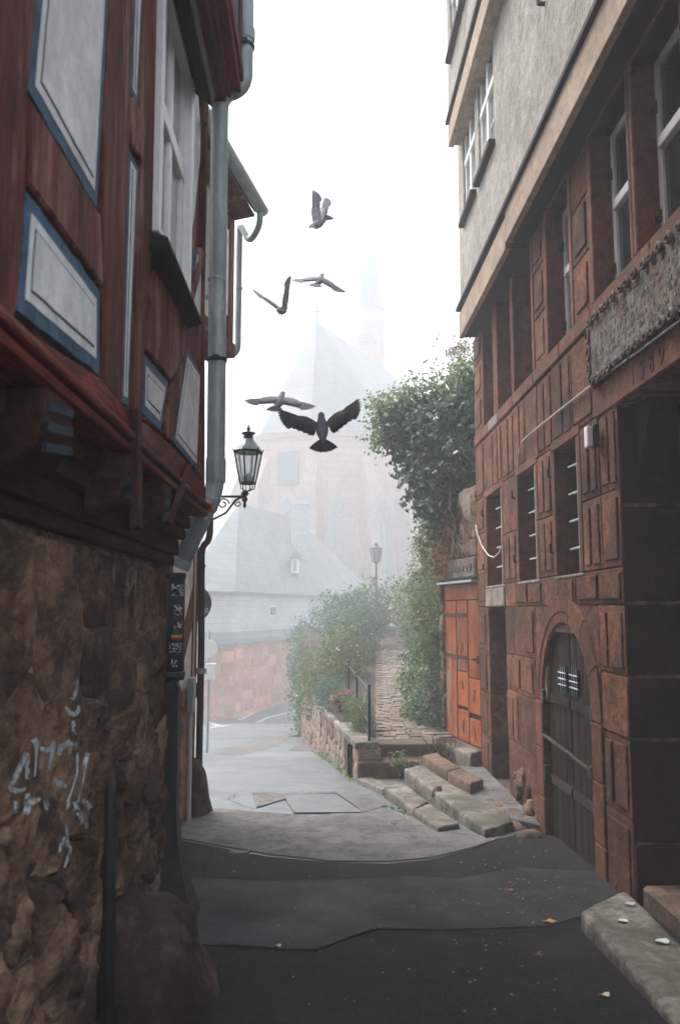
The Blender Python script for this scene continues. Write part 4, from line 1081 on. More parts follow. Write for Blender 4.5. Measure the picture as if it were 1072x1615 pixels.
# pale sign post further down the road
yb_ = 15.4; c = Vector((PY(328, 1100, yb_).x, yb_, g(yb_))); sp = thing('sign_post', c, 'slim grey post with a small white disc and white box down the road', 'sign')
mb = MB(); mb.tube([c, c + Vector((0, 0, 2.15))], .03, 8); mb.build('post', M['zinc'], sp)
z = PY(328, 1023, yb_).z; mb = MB(); mb.loft([[(c.x + r_ * math.cos(2 * math.pi * k / 20), yb_ - .05 + dy, z + r_ * math.sin(2 * math.pi * k / 20)) for k in range(20)] for r_, dy in ((.16, 0), (.165, .005), (.165, .02))]); mb.build('disc', M['white_paint'], sp)
za, zb2 = PY(328, 1072, yb_).z, PY(328, 1046, yb_).z; mb = MB(); mb.box(c.x - .04, c.x + .14, yb_ - .1, yb_ + .06, za, zb2); mb.build('box', M['white_paint'], sp, bevel=.01)

# ---- wall lantern
Yl = 8.98
bq = PY(386, 786, Yl); lamp = thing('street_lantern', (X2, Yl, bq.z), 'black iron wall lantern on a scrolled bracket beside the grey downpipe', 'lantern')
Lx, Lz = bq.x, bq.z
br = MB(); br.tube([(-1.36, Yl, Lz + .02), (Lx - .06, Yl, Lz + .02), (Lx, Yl, Lz + .03)], .014, 8)
def spiral(cx, cz, r0, a0, turns, k=26, sgn=1): return [(cx + r0 * (1 - .75 * t / k) * math.cos(a0 + sgn * turns * 2 * math.pi * t / k), Yl, cz + r0 * (1 - .75 * t / k) * math.sin(a0 + sgn * turns * 2 * math.pi * t / k)) for t in range(k + 1)]
br.tube([(-1.36, Yl, Lz - .26), (-1.2, Yl, Lz - .25), (-1.02, Yl, Lz - .16), (Lx - .1, Yl, Lz - .02), (Lx - .02, Yl, Lz + .02)], .012, 8)
br.tube(spiral(-1.05, Lz - .06, .065, 0, 1.3), .009, 6); br.tube(spiral(-1.19, Lz - .10, .085, .6, 1.3, sgn=-1), .009, 6); br.tube(spiral(Lx - .07, Lz - .055, .04, 2, 1.2), .008, 6)
br.box(-1.40, -1.35, Yl - .03, Yl + .03, Lz - .32, Lz + .1)
br.lathe((Lx, Yl, Lz - .05), [(.004, -.06), (.02, -.03), (.014, 0), (.035, .04), (.02, .07), (.045, .10), (.03, .13)], 10)
br.build('bracket', M['black_iron'], lamp, smooth=False)
zb_, zt_ = PY(390, 762, Yl).z, PY(390, 713, Yl).z
rb, rt = .085, .152
fr2 = MB(); n = 6; rot = .3
hexr = lambda r_, z: [Vector((Lx + .03 + r_ * math.cos(rot + math.pi / 3 * k), Yl + r_ * math.sin(rot + math.pi / 3 * k), z)) for k in range(n)]
HB, HT = hexr(rb, zb_), hexr(rt, zt_)
for k in range(n):
    fr2.tube([HB[k], HT[k], HT[k] + Vector((0, 0, .015))], .009, 6); fr2.tube([HB[k], HB[(k + 1) % n]], .011, 6); fr2.tube([HT[k], HT[(k + 1) % n]], .013, 6)
    fr2.tube([HT[k], HT[k] + (HT[k] - Vector((Lx + .03, Yl, zt_))).normalized() * .02 + Vector((0, 0, .035))], [.012, .004], 6)
    fr2.tube([Vector((Lx + .02, Yl, Lz + .07)), Vector(((HB[k].x + Lx + .03) / 2 * .3 + HB[k].x * .7, (HB[k].y + Yl) / 2 * .3 + HB[k].y * .7, zb_ - .06)), HB[k]], .006, 6)
cage = fr2.build('cage', M['black_iron'], lamp)
gl = plain('lantern_glass', (.8, .84, .85), .12, 0, .5); gb = gl.node_tree.nodes['Principled BSDF']; gb.inputs['Transmission Weight'].default_value = .85; gb.inputs['Roughness'].default_value = .35; gb.inputs['IOR'].default_value = 1.05
hb2, ht2 = hexr(rb - .004, zb_ + .01), hexr(rt - .005, zt_ - .01)
for k in range(n):
    j = (k + 1) % n; m_ = MB(); dn = ((HB[k] + HB[j]) / 2 - Vector((Lx + .03, Yl, zb_))).normalized() * .004
    m_.hexa([hb2[k].lerp(hb2[j], .06), hb2[k].lerp(hb2[j], .94), ht2[k].lerp(ht2[j], .95), ht2[k].lerp(ht2[j], .05)], [p - dn for p in (hb2[k].lerp(hb2[j], .06), hb2[k].lerp(hb2[j], .94), ht2[k].lerp(ht2[j], .95), ht2[k].lerp(ht2[j], .05))]); m_.build('pane', gl, lamp)
rf2 = MB(); cc = Vector((Lx + .03, Yl, 0))
rf2.loft([hexr(rt + .012, zt_ + .012), hexr(rt - .02, zt_ + .06), hexr(.075, zt_ + .125), hexr(.05, zt_ + .15)]); rf2.build('roof', M['zinc'], lamp)
rf2 = MB(); rf2.lathe((Lx + .03, Yl, zt_ + .145), [(.052, 0), (.052, .05), (.075, .055), (.075, .068), (.03, .075), (.012, .09), (.022, .11), (.012, .13), (.004, .165)], 12); rf2.build('chimney', M['black_iron'], lamp, smooth=False)
m_ = MB(); m_.lathe((Lx + .03, Yl, zb_ + .005), [(.05, 0), (.06, .02), (.06, .06), (.035, .09), (.02, .10)], 12); m_.build('lamp_fitting', M['white_paint'], lamp, smooth=True)

# ================================================================ STEPS AND KERBS ON THE RIGHT
def rough_slab(name, top, zb, mat, parent=None, amp=.009, seed=0, cuts=7, bev=.022):
    """worn stone: top corners as points (far-left, far-right, near-right, near-left)"""
    top = [Vector(p) for p in top]
    mb = MB(); mb.hexa([Vector((p.x, p.y, zb)) for p in top], top)
    o = mb.build(name, mat, parent, bevel=bev, seg=2)
    bm = bmesh.new(); bm.from_mesh(o.data)
    long_e = [e for e in bm.edges if e.calc_length() > .12]
    bmesh.ops.subdivide_edges(bm, edges=long_e, cuts=cuts, use_grid_fill=True)
    for v in bm.verts:
        p = v.co + Vector((seed, seed * 2, 0))
        v.co += Vector((mnoise.noise(p * 6), mnoise.noise(p * 6 + Vector((9, 0, 0))), mnoise.noise(p * 5 + Vector((0, 7, 0))) * .9)) * amp + Vector((1, 1, 1)) * mnoise.noise(p * 22) * amp * .3
    bm.to_mesh(o.data); bm.free()
    o.data.polygons.foreach_set('use_smooth', [True] * len(o.data.polygons))
    return o

def Z(px, py, z): return PZ(px, py, z)
SG = 'stone steps beside the red house'
def step(label, top, zb, mat='step_stone', nm='stone_step', **k):
    o = rough_slab(nm, top, zb, M[mat], **k); return thing_mesh(o, label, 'step', SG)
step('low kerb stone at the foot of the path steps, nearest the retaining wall', [Z(563, 1227, -.47), Z(584, 1224, -.47), Z(616, 1237, -.43), Z(604, 1245, -.42)], -.75, seed=1)
step('grey-brown kerb stone at the road edge with a rounded far end', [Z(605, 1240, -.355), Z(634, 1234, -.36), Z(677, 1264, -.345), Z(650, 1275, -.34)], -.7, seed=2)
step('grey kerb stone tapering into the light asphalt at its near end', [Z(651, 1276, -.34), Z(679, 1266, -.345), Z(724, 1298, -.335), Z(690, 1305, -.33)], -.7, seed=3)
step('longest pale grey step slab, behind the kerb stones', [Z(637, 1212, -.27), Z(664, 1207, -.27), Z(810, 1294, -.285), Z(765, 1309, -.285)], -.62, seed=4)
step('reddish upper step stone, far one of the pair below the orange door', [Z(665, 1191, -.18), Z(689, 1187, -.18), Z(727, 1210, -.19), Z(704, 1216, -.19)], -.6, 'step_red', seed=5)
step('reddish upper step stone, near one of the pair below the orange door', [Z(705, 1217, -.19), Z(728, 1211, -.19), Z(762, 1228, -.20), Z(741, 1236, -.20)], -.6, 'step_red', seed=6)
step('short grey step block directly under the orange door', [Z(697, 1172, -.145), Z(711, 1167, -.145), Z(758, 1183, -.14), Z(741, 1190, -.14)], -.5, seed=7)
M['step_dark'] = surface('step_dark', (.16, .11, .085), (.10, .07, .055), 3, .85, .4, 40, .1, stain=(.07, .06, .045), stain_scale=2.5, coarse=.2)
step('lower of the two dark steps at the foot of the brick path', [(.50, 11.16, -.285), (1.42, 11.16, -.285), (1.38, 10.78, -.29), (.475, 10.78, -.29)], -.9, 'step_dark', seed=8)
step('upper of the two dark steps at the foot of the brick path', [(.60, 11.52, -.118), (1.62, 11.52, -.118), (1.55, 11.14, -.122), (.60, 11.14, -.122)], -.9, 'step_dark', seed=9)
step('big foreground stone slab beside the dark portal, littered with pale leaves', [Z(914, 1436, -.115), Z(985, 1401, -.115), Z(1150, 1560, -.10), Z(1068, 1612, -.10)], -.5, seed=10, bev=.035)
# gravel between the steps and the foot of the wall
def sheet(name, pts, th, mat): mb = MB(); mb.hexa([Vector(p) - Vector((0, 0, th)) for p in pts], pts); return structure(mb.build(name, M[mat], bevel=.01))
sheet('gravel_strip', [Z(650, 1205, -.30), Vector((1.99, 10.4, -.28)), Vector((1.99, 7.75, -.31)), Z(806, 1291, -.31)], .3, 'asphalt_light')
drape('gravel_strip', [(.52, 10.9), (1.4, 10.9), (1.4, 10.4), (1.1, 10.0), (.62, 10.4)], M['asphalt_light'], .05, .02)
for k, (px, py, z, sx, sy, h, lab) in enumerate([(806, 1303, -.36, .17, .13, .03, 'flat pinkish stone at the foot of the wall past the longest step slab'), (835, 1316, -.34, .14, .09, .04, 'rounded red rubble stone by the cellar door'), (782, 1290, -.36, .10, .2, .04, 'pinkish rubble stone wedged between slab and wall'), (690, 1246, -.27, .06, .05, .04, 'small brick-red stone lying on the step slab')]):
    c = Z(px, py, z); n = 18; rings = []
    for j in range(6):
        t = j / 5; s = math.cos(t * 1.35) ** .6
        rings.append([Vector((c.x + sx * s * math.cos(2 * math.pi * i / n), c.y + sy * s * math.sin(2 * math.pi * i / n), c.z - .06 + (h + .06) * t)) for i in range(n)])
    for rg in rings:
        for p in rg: p += Vector((1, 1, .5)) * .03 * mnoise.noise(p * 8 + Vector((k, 0, 0)))
    mb = MB(); mb.loft(rings); thing_mesh(mb.build('rubble_stone', M['step_red'], smooth=True), lab, 'stone', 'loose rubble at the wall foot')
# cobbles set in mortar beside the upper step
for i in range(5):
    for j in range(2):
        c = Vector((1.74 + j * .13 + rnd.uniform(-.02, .02), 8.1 + i * .22 + rnd.uniform(-.03, .03), -.302)); n = 10
        rings = [[(c.x + .055 * s * math.cos(2 * math.pi * a / n), c.y + .10 * s * math.sin(2 * math.pi * a / n), c.z + z) for a in range(n)] for s, z in ((1, -.1), (1, -.012), (.85, -.002), (.4, .0))]
        mb = MB(); mb.loft(rings); structure(mb.build('cobble', M['step_red'], smooth=True))

# ================================================================ RETAINING WALL, BED, PATH, RAILING
def lerp(a, b, t): return a + (b - a) * t
def pz(y): return -.125 + .08 * (min(y, 22) - 11.45) + max(0, y - 22) * .035
RWL = [(.475, 10.86), (.05, 14.5), (-.42, 19.5)]
rw = thing('retaining_wall', (.3, 12, g(12)), 'low pale and rusty rubble retaining wall with stone cap between road and brick path', 'wall')
def rw_xy(u):
    (x0, y0), (x1, y1), (x2, y2) = RWL; l1 = math.hypot(x1 - x0, y1 - y0)
    if u < l1: return (lerp(x0, x1, u / l1), lerp(y0, y1, u / l1))
    l2 = math.hypot(x2 - x1, y2 - y1); t = (u - l1) / l2; return (lerp(x1, x2, t), lerp(y1, y2, t))
mb = MB()
for (xa, ya), (xb, yb2) in zip(RWL, RWL[1:]):
    mb.hexa([(xa + .03, ya, -1.6), (xa + .3, ya, -1.6), (xb + .3, yb2, -1.6), (xb + .03, yb2, -1.6)], [(xa + .03, ya, -.145), (xa + .3, ya, -.145), (xb + .3, yb2, -.145), (xb + .03, yb2, -.145)])
mb.build('core', M['rubble_mortar'], rw)
nv = Vector((-.993, -.115, 0))
def rwf(u, v, w):
    x, y = rw_xy(u); return (x + .03 + nv.x * w, y + nv.y * w, v)
for k, c in enumerate(cells(grid_seeds(0, 8.6, -1.25, -.15, .24, .17, .25), [(-.0, -1.3), (8.7, -1.3), (8.7, -.146), (-.0, -.146)])):
    cell_stone(c, rwf, .006, .035, M['pale_rubble'], rw, 'stone', n=10, seed=k + 200, rough=.008, round_=.2, dome=.2)
for k, (ua, ub) in enumerate(((.0, 1.3), (1.31, 2.6), (2.61, 3.8), (3.82, 6.2), (6.21, 8.7))):
    (xa, ya), (xb, yb2) = rw_xy(ua), rw_xy(ub)
    rough_slab('cap_stone', [(xb - .03, yb2, -.05), (xb + .26, yb2, -.05), (xa + .26, ya - .0, -.055), (xa - .03, ya - .0, -.055)], -.14, M['step_stone'], rw, amp=.005, seed=k, bev=.012)
# sloping garden ground both sides of the path
gmb = MB(); yy = [11.3, 12.3, 14, 16, 19, 22, 26, 31]
for a, b in zip(yy, yy[1:]):
    xl = lambda y: .36 if y < 12 else lerp(.36, -.25, min(1, (y - 12) / 7)) - max(0, y - 19) * .05
    za, zb3 = (-.15 if a < 12 else pz(a) - .03), pz(b) - .03
    xr = 14
    gmb.add([(xl(a), a, za), (xr, a, za), (xr, b, zb3), (xl(b), b, zb3)], [(0, 1, 2, 3)])
    gmb.add([(xl(a), a, za), (xl(b), b, zb3), (xl(b), b, -4), (xl(a), a, -4)], [(0, 1, 2, 3)])
structure(gmb.build('garden_ground', M['earth']))
# brick path: courses laid across; nearest 300 bricks singly
def pc(y): return lerp(1.18, 1.72, (y - 11.5) / 10.5), lerp(.44, .28, (y - 11.5) / 10.5)
pm = MB(); ps = [11.5 + k * 1.5 for k in range(12)]
for a, b in zip(ps, ps[1:]):
    (ca, wa), (cb_, wb) = pc(a), pc(b); pm.add([(ca - wa, a, pz(a) - .012), (ca + wa, a, pz(a) - .012), (cb_ + wb, b, pz(b) - .012), (cb_ - wb, b, pz(b) - .012)], [(0, 1, 2, 3)])
path = structure(pm.build('path', M['mortar']))
brick_me = {}
for v in range(4):
    mb = MB(); mb.box(-.1, .1, -.055, .055, -.03, .006); o = mb.build('brick', M['brick'], bevel=.008)
    for vt in o.data.vertices:
        vt.co += Vector((rnd.uniform(-.004, .004), rnd.uniform(-.004, .004), rnd.uniform(-.003, .003)))
    brick_me[v] = o.data; bpy.data.objects.remove(o)
nb_, far_b = 0, MB(); y = 11.6; rr = 0
while y < 26:
    c, w = pc(y); x = c - w + rnd.uniform(0, .05) + (.1 if rr % 2 else 0)
    while x < c + w + .02:
        L = rnd.uniform(.15, .23); z = pz(y) + rnd.uniform(-.009, .009)
        if nb_ < 300:
            b = bpy.data.objects.new('brick', brick_me[rnd.randrange(4)]); COL.objects.link(b); b.parent = path
            b.location = (x + L / 2, y + rnd.uniform(-.01, .01), z); b.scale = (L / .2 * .95, 1, 1); b.rotation_euler = (.09 + rnd.uniform(-.05, .05), rnd.uniform(-.05, .05), rnd.uniform(-.05, .05)); nb_ += 1
        else: far_b.box(x + .004, x + L - .004, y - .055, y + .055, z - .03, z + .006)
        x += L + .008
    y += .122; rr += 1
far_b.build('far_bricks', M['brick'], path, kind='stuff')

rail = thing('railing', (.63, 10.95, -.3), 'black iron railing with three rails climbing beside the brick path', 'railing')
RP = [(.63, 10.95, -.30, .62), (.575, 13.3, -.1, .60), (.52, 15.5, -.1, .60), (.34, 17.4, -.1, .60)]
for k, (x, y, z0, z1) in enumerate(RP):
    mb = MB(); mb.tube([(x, y, z0), (x, y, z1)], .019, 8); mb.lathe((x, y, z1), [(.019, 0), (.026, .01), (.02, .03), (.005, .04)], 8); mb.build('post', M['black_iron'], rail)
for z0, z1, k0 in ((.59, .57, 0), (.17, .17, 0), (.02, .02, 0)):
    mb = MB(); mb.tube([(x, y - (.0), z0) for x, y, _, _ in RP], .013, 8); mb.build('rail', M['black_iron'], rail)
q = PY(573, 1100, 12.0); mb = MB(); mb.prism([(q.x - .02, q.y, q.z - .08), (q.x + .02, q.y, q.z - .07), (q.x + .05, q.y, q.z + .07), (q.x + .01, q.y, q.z + .06)], (0, .004, 0)); mb.build('paper_tag', M['white_paint'], rail)

# ================================================================ GARDEN WALL WITH THE ORANGE DOOR
P0 = Vector((2.0, 10.64, 0)); dv = Vector((-.24, 1.3, 0)).normalized(); nw = Vector((-dv.y, dv.x, 0))
if nw.x > 0: nw = -nw
def gw(u, v, w): q = P0 + dv * u + nw * w; return (q.x, q.y, v)
wallg = thing('garden_wall', gw(0, -.3, 0), 'tall old rubble garden wall with an orange plank door, overgrown with ivy', 'wall')
def gbox(u0, u1, v0, v1, w0, w1, mb=None):
    mb = mb or MB(); mb.hexa([gw(u0, v0, w0), gw(u1, v0, w0), gw(u1, v0, w1), gw(u0, v0, w1)], [gw(u0, v1, w0), gw(u1, v1, w0), gw(u1, v1, w1), gw(u0, v1, w1)]); return mb
gbox(0.0, 1.5, 2.02, 3.10, -.45, -.03).build('core', M['rubble_mortar'], wallg)
gbox(1.36, 1.5, -.5, 2.3, -.45, -.03).build('core', M['rubble_mortar'], wallg)
gbox(-.05, 1.5, -.5, 2.0, -.5, -.46).build('core', M['unlit_interior'], wallg)
fg = lambda u, v, w: gw(u, v, w - .03)
for k, c in enumerate(cells(grid_seeds(-.02, 1.45, 2.3, 3.15, .36, .26, .3), [(-.02, 2.3), (1.5, 2.3), (1.5, 2.9), (.6, 3.22), (-.02, 3.22)])):
    cell_stone(c, fg, .008, .05, M['pale_rubble' if k % 3 == 0 else 'rubble'], wallg, 'stone', seed=k + 400, rough=.035, round_=.1, dome=.2, n=24)
lt = gbox(.0, 1.38, 2.03, 2.29, -.4, .05).build('carved_lintel', M['grey_stone'], wallg, bevel=.02)
for k in range(9):
    u = .12 + k * .145; m2 = MB(); r0 = rnd.uniform(.04, .06)
    m2.tube([gw(u + r0 * (1 - t / 18) * math.cos(t * .6), 2.15 + r0 * (1 - t / 18) * math.sin(t * .6), .055) for t in range(13)], .018, 6); m2.build('carving', M['grey_stone'], lt, smooth=True)
for k, c in enumerate(cells(grid_seeds(1.38, 1.52, -.4, 2.3, .34, .28, .3), [(1.38, -.4), (1.52, -.4), (1.52, 2.3), (1.38, 2.3)])):
    cell_stone(c, fg, .012, .06, M['rubble'], wallg, 'stone', seed=k + 500, rough=.02, n=12)
door = gbox(.03, 1.34, -.12, 1.96, -.09, -.05).build('door', M['dark_timber'], wallg)
def dboard(u0, u1, v0, v1, mat='orange_paint', nm='plank', w=-.022): return gbox(u0, u1, v0, v1, -.048, w).build(nm, M[mat], door, bevel=.006)
dboard(.03, 1.34, 1.745, 1.955, nm='top_rail', w=-.014)
dboard(.90, 1.33, -.11, 1.735); dboard(.475, .875, .80, 1.735); dboard(.05, .45, .74, 1.735)
dboard(.475, .875, .335, .785, 'orange_bright', 'panel'); dboard(.05, .45, .285, .725, 'orange_bright', 'panel')
dboard(.475, .875, -.11, .285, 'orange_bright', 'panel'); dboard(.05, .45, -.11, .215, 'orange_bright', 'panel')
for v in (1.52, .96): gbox(.5, 1.33, v, v + .045, -.02, -.008).build('hinge_strap', M['rust_iron'], door)
gbox(.88, .905, -.11, 1.74, -.046, -.012).build('batten', M['orange_paint'], door); gbox(.45, .475, -.11, 1.74, -.046, -.012).build('batten', M['orange_paint'], door)
mb = MB(); mb.tube([gw(.12, .98, -.02), gw(.12, .98, .04), gw(.24, .98, .045)], .011, 8); gbox(.09, .15, .93, 1.03, -.022, -.012, mb); mb.build('handle', M['black_iron'], door)
gbox(-.0, 1.4, 1.965, 1.995, -.1, .09).build('door_flashing', M['zinc'], wallg)
gbox(.02, 1.36, -.5, -.125, -.4, .02).build('door_sill', M['step_red'], wallg, bevel=.015)
M['scrawl'] = plain('scrawl', (.16, .045, .03), .8)
for (u0, v0, s) in ((.25, .52, .1), (.66, .08, .11), (.27, .05, .1), (.68, .62, .08), (.68, 1.1, .10)):
    pts = [gw(u0 + s * .6 * math.sin(t * 1.1 + u0 * 9) * math.cos(t * .37), v0 + s * .8 * math.cos(t * .83 + v0 * 7), -.0205) for t in range(16)]
    mb = MB(); mb.tube(pts, .003, 4); mb.build('scrawl', M['scrawl'], door)

# ================================================================ PLANTS
nrg = np.random.default_rng(5)
def unit(a): return a / np.maximum(np.linalg.norm(a, axis=1, keepdims=True), 1e-9)
def cloud(blobs, n, clump=.11, per=28, fill=.35):
    """leaf positions in clumps over and inside a set of ellipsoids"""
    vol = np.array([b[3] * b[4] + b[4] * b[5] + b[3] * b[5] for b in blobs]); pr = vol / vol.sum()
    nc = max(4, n // per); idx = nrg.choice(len(blobs), nc, p=pr); B = np.array(blobs)[idx]
    d = unit(nrg.normal(size=(nc, 3))); rad = 1 - fill * nrg.random((nc, 1)) ** 1.5
    ph = np.sin(d[:, :1] * 7 + B[:, :1] * 3) * np.sin(d[:, 1:2] * 6 + 1) * .16 + nrg.normal(size=(nc, 1)) * .07
    Cc = B[:, :3] + d * B[:, 3:6] * (rad + ph)
    k = nrg.integers(0, nc, n); sz = nrg.uniform(.5, 1.4, nc)
    P = Cc[k] + nrg.normal(size=(n, 3)) * clump * sz[k][:, None]
    return P, d[k]
def leaves(name, P, out, size, mat, parent, aspect=.55, shape='kite', up=.45, droop=.5, kind='stuff'):
    n = len(P)
    nn = unit(out * .6 + np.array([0, 0, up]) + nrg.normal(size=(n, 3)) * .55)
    t = nrg.normal(size=(n, 3)); t[:, 2] -= droop; t = unit(t - nn * np.sum(t * nn, 1, keepdims=True)); b = np.cross(nn, t)
    L = (size * nrg.uniform(.45, 1.5, n))[:, None]; w = L * aspect
    if shape == 'kite': prof = [(0, 0, 0), (.4, .5, .06), (1, 0, -.05), (.4, -.5, .06)]
    elif shape == 'ivy': prof = [(.06, 0, 0), (-.08, .38, .05), (.35, .62, .05), (.62, .32, .02), (1.0, 0, -.12), (.62, -.32, .02), (.35, -.62, .05), (-.08, -.38, .05)]
    elif shape == 'blade': prof = [(0, .12, 0), (0, -.12, 0), (.6, -.09, .03), (1, 0, -.05), (.6, .09, .03)]
    V = np.stack([P + t * L * a + b * w * c + nn * L * h for a, c, h in prof], 1).reshape(-1, 3)
    m = len(prof); F = np.arange(n * m).reshape(n, m)
    me = bpy.data.meshes.new(name); V = V - np.array(origin(parent))
    me.vertices.add(len(V)); me.vertices.foreach_set('co', V.ravel()); me.loops.add(n * m); me.loops.foreach_set('vertex_index', F.ravel())
    me.polygons.add(n); me.polygons.foreach_set('loop_start', np.arange(n) * m); me.polygons.foreach_set('loop_total', np.full(n, m)); me.update(calc_edges=True)
    me.materials.append(mat); o = bpy.data.objects.new(name, me); COL.objects.link(o); o.parent = parent
    if kind: o['kind'] = kind
    return o
def stems(parent, base, tips, mat='twig', r=.012, name='stems', sag=.15):
    mb = MB()
    for tp in tips:
        b = Vector(base) + Vector((rnd.uniform(-.08, .08), rnd.uniform(-.08, .08), 0)); t = Vector(tp); mid = b.lerp(t, .55) + Vector((rnd.uniform(-1, 1), rnd.uniform(-1, 1), .5)) * sag
        q = [b * (1 - s) ** 2 + mid * 2 * s * (1 - s) + t * s * s for s in (0, .2, .4, .6, .8, 1)]
        mb.tube(q, [r, r * .85, r * .7, r * .55, r * .4, r * .25], 5)
    return mb.build(name, M[mat], parent)
def shrub(name, label, cat, blobs, n, size, mat, shape='kite', aspect=.55, clump=.09, base=None, nst=14, group=None, extra=None, up=.45, fill=.4):
    zb = min(b[2] - b[5] for b in blobs); base = base or (blobs[0][0], blobs[0][1], zb - .1)
    t = thing(name, base, label, cat, group)
    P, d = cloud(blobs, n, clump, fill=fill); lf = leaves('leaves', P, d, size, M[mat], t, aspect, shape, up)
    k = nrg.choice(len(P), nst, replace=False); stems(t, base, P[k])
    if extra:
        for (mt, cnt, sz, nm) in extra:
            k = nrg.choice(len(P), cnt, replace=False); leaves(nm, P[k] + d[k] * .05, d[k], sz, M[mt], t, .8, 'kite')
    return t, P, d
iv, P, d = shrub('ivy', 'large dark green ivy mass bulging over the top of the garden wall', 'ivy', [(1.95, 12.3, 4.15, .80, .95, .65), (1.95, 12.1, 3.55, .70, .8, .62), (1.80, 11.75, 3.08, .36, .5, .42), (1.28, 12.6, 4.35, .34, .5, .36), (2.15, 11.3, 3.75, .4, .5, .5), (2.2, 11.2, 4.4, .35, .5, .4)], 24000, .068, 'ivy', 'ivy', .8, .075, base=(2.15, 12.2, 2.6), nst=26, up=.25, fill=.5)
shrub('climber', 'lighter green climber tufting on top of the dark ivy', 'climber', [(1.75, 12.5, 4.86, .62, .7, .24), (1.15, 12.8, 4.72, .36, .5, .25), (2.2, 11.9, 4.95, .32, .5, .32), (.95, 12.7, 4.35, .2, .4, .28)], 5200, .062, 'leaf_light', 'kite', .6, .09, base=(1.9, 12.4, 4.3), nst=24)
shrub('shrub', 'tan and olive autumn shrub rising above the ivy beside the sandstone corner', 'shrub', [(2.4, 13.3, 5.5, .36, .5, .62), (2.55, 13.2, 5.0, .4, .5, .5)], 4200, .05, 'leaf_olive', 'kite', .5, .07, base=(2.5, 13.3, 4.2))
sp_t = thing('sapling', (1.95, 12.4, 4.7), 'sparse twigs with few reddish leaves sticking up above the ivy', 'twigs')
tips = [(1.75, 12.4, 5.85), (1.55, 12.5, 5.6), (1.95, 12.4, 5.5), (1.35, 12.5, 5.3), (2.15, 12.3, 5.65), (1.62, 12.3, 5.4)]
stems(sp_t, (1.85, 12.4, 4.75), tips, r=.006, sag=.1)
P = np.concatenate([np.array([1.85, 12.4, 4.75]) + (np.array(t) - np.array([1.85, 12.4, 4.75])) * s + nrg.normal(size=(1, 3)) * .05 for t in tips for s in nrg.uniform(.35, 1.05, 13)]); leaves('leaves', P, unit(nrg.normal(size=P.shape)), .06, M['leaf_rust'], sp_t, .5, kind=None)
# dead rusty leaves and pale vines on the rubble
dl = thing('dead_vine', gw(.75, 2.3, .1), 'rust-brown dead leaves and pale bare vines hanging on the rubble above the orange door', 'vine')
Pn = np.array([gw(u, v, w) for u, v, w in zip(nrg.normal(1.05, .2, 420), nrg.uniform(2.05, 3.05, 420), nrg.uniform(.05, .2, 420))]); leaves('leaves', Pn, np.tile(np.array([[-.9, -.3, 0]]), (420, 1)), .075, M['leaf_rust'], dl, .6)
mb = MB()
for k in range(16):
    u, v = rnd.uniform(.3, 1.3), rnd.uniform(2.6, 3.2); pts = []
    for s in range(7): pts.append(gw(u, v, .09 + .04 * math.sin(s + k))); u += rnd.uniform(-.13, .13); v -= rnd.uniform(.03, .17)
    mb.tube(pts, [.008 - .0008 * s for s in range(7)], 5)
mb.build('vines', M['vine_pale'], dl, smooth=True)
# right-hand border
GB = 'shrubs bordering the brick path'
shrub('shrub', 'tall airy green shrub hanging over the garden wall left of the orange door', 'shrub', [(1.78, 13.2, 2.0, .36, .6, .7), (1.70, 12.8, 1.25, .38, .5, .6), (1.78, 12.3, 1.5, .22, .3, .8)], 7000, .055, 'leaf_mid', 'kite', .45, .08, group=GB, extra=[('leaf_olive', 500, .06, 'yellow_leaves')])
shrub('shrub', 'dense bluish shrub at the foot of the orange door', 'shrub', [(1.70, 12.5, .15, .34, .4, .36), (1.82, 12.55, .6, .28, .35, .4)], 4200, .05, 'leaf_blue', 'kite', .55, .06, group=GB, extra=[('leaf_rust', 160, .05, 'brown_leaves')])
shrub('shrub', 'bright green low shrub at the right edge of the brick path', 'shrub', [(1.50, 13.1, .18, .26, .38, .28), (1.60, 13.9, .45, .3, .4, .3)], 2600, .06, 'leaf_light', 'kite', .6, .06, group=GB)
shrub('shrub', 'grey-green mounded shrub further up on the right of the brick path', 'shrub', [(1.75, 14.6, .7, .36, .6, .45), (1.95, 15.6, 1.1, .45, .8, .6)], 4200, .055, 'leaf_blue', 'kite', .55, .08, group=GB, extra=[('flower_pale', 60, .05, 'flowers')])
shrub('shrub', 'hazy shrub in the upper bend on the right of the brick path', 'shrub', [(2.25, 18.0, 1.6, .55, 1.1, .8), (2.4, 20.5, 1.7, .6, 1.2, .8)], 4500, .075, 'leaf_mid', 'kite', .5, .1, group=GB)
shrub('climber', 'loose creeper trailing from the garden wall behind the rusty leaves', 'climber', [(1.62, 12.9, 2.75, .14, .5, .35), (1.72, 12.2, 2.3, .12, .3, .4)], 1500, .055, 'leaf_mid', 'kite', .5, .07, base=(1.8, 12.6, 2.2))
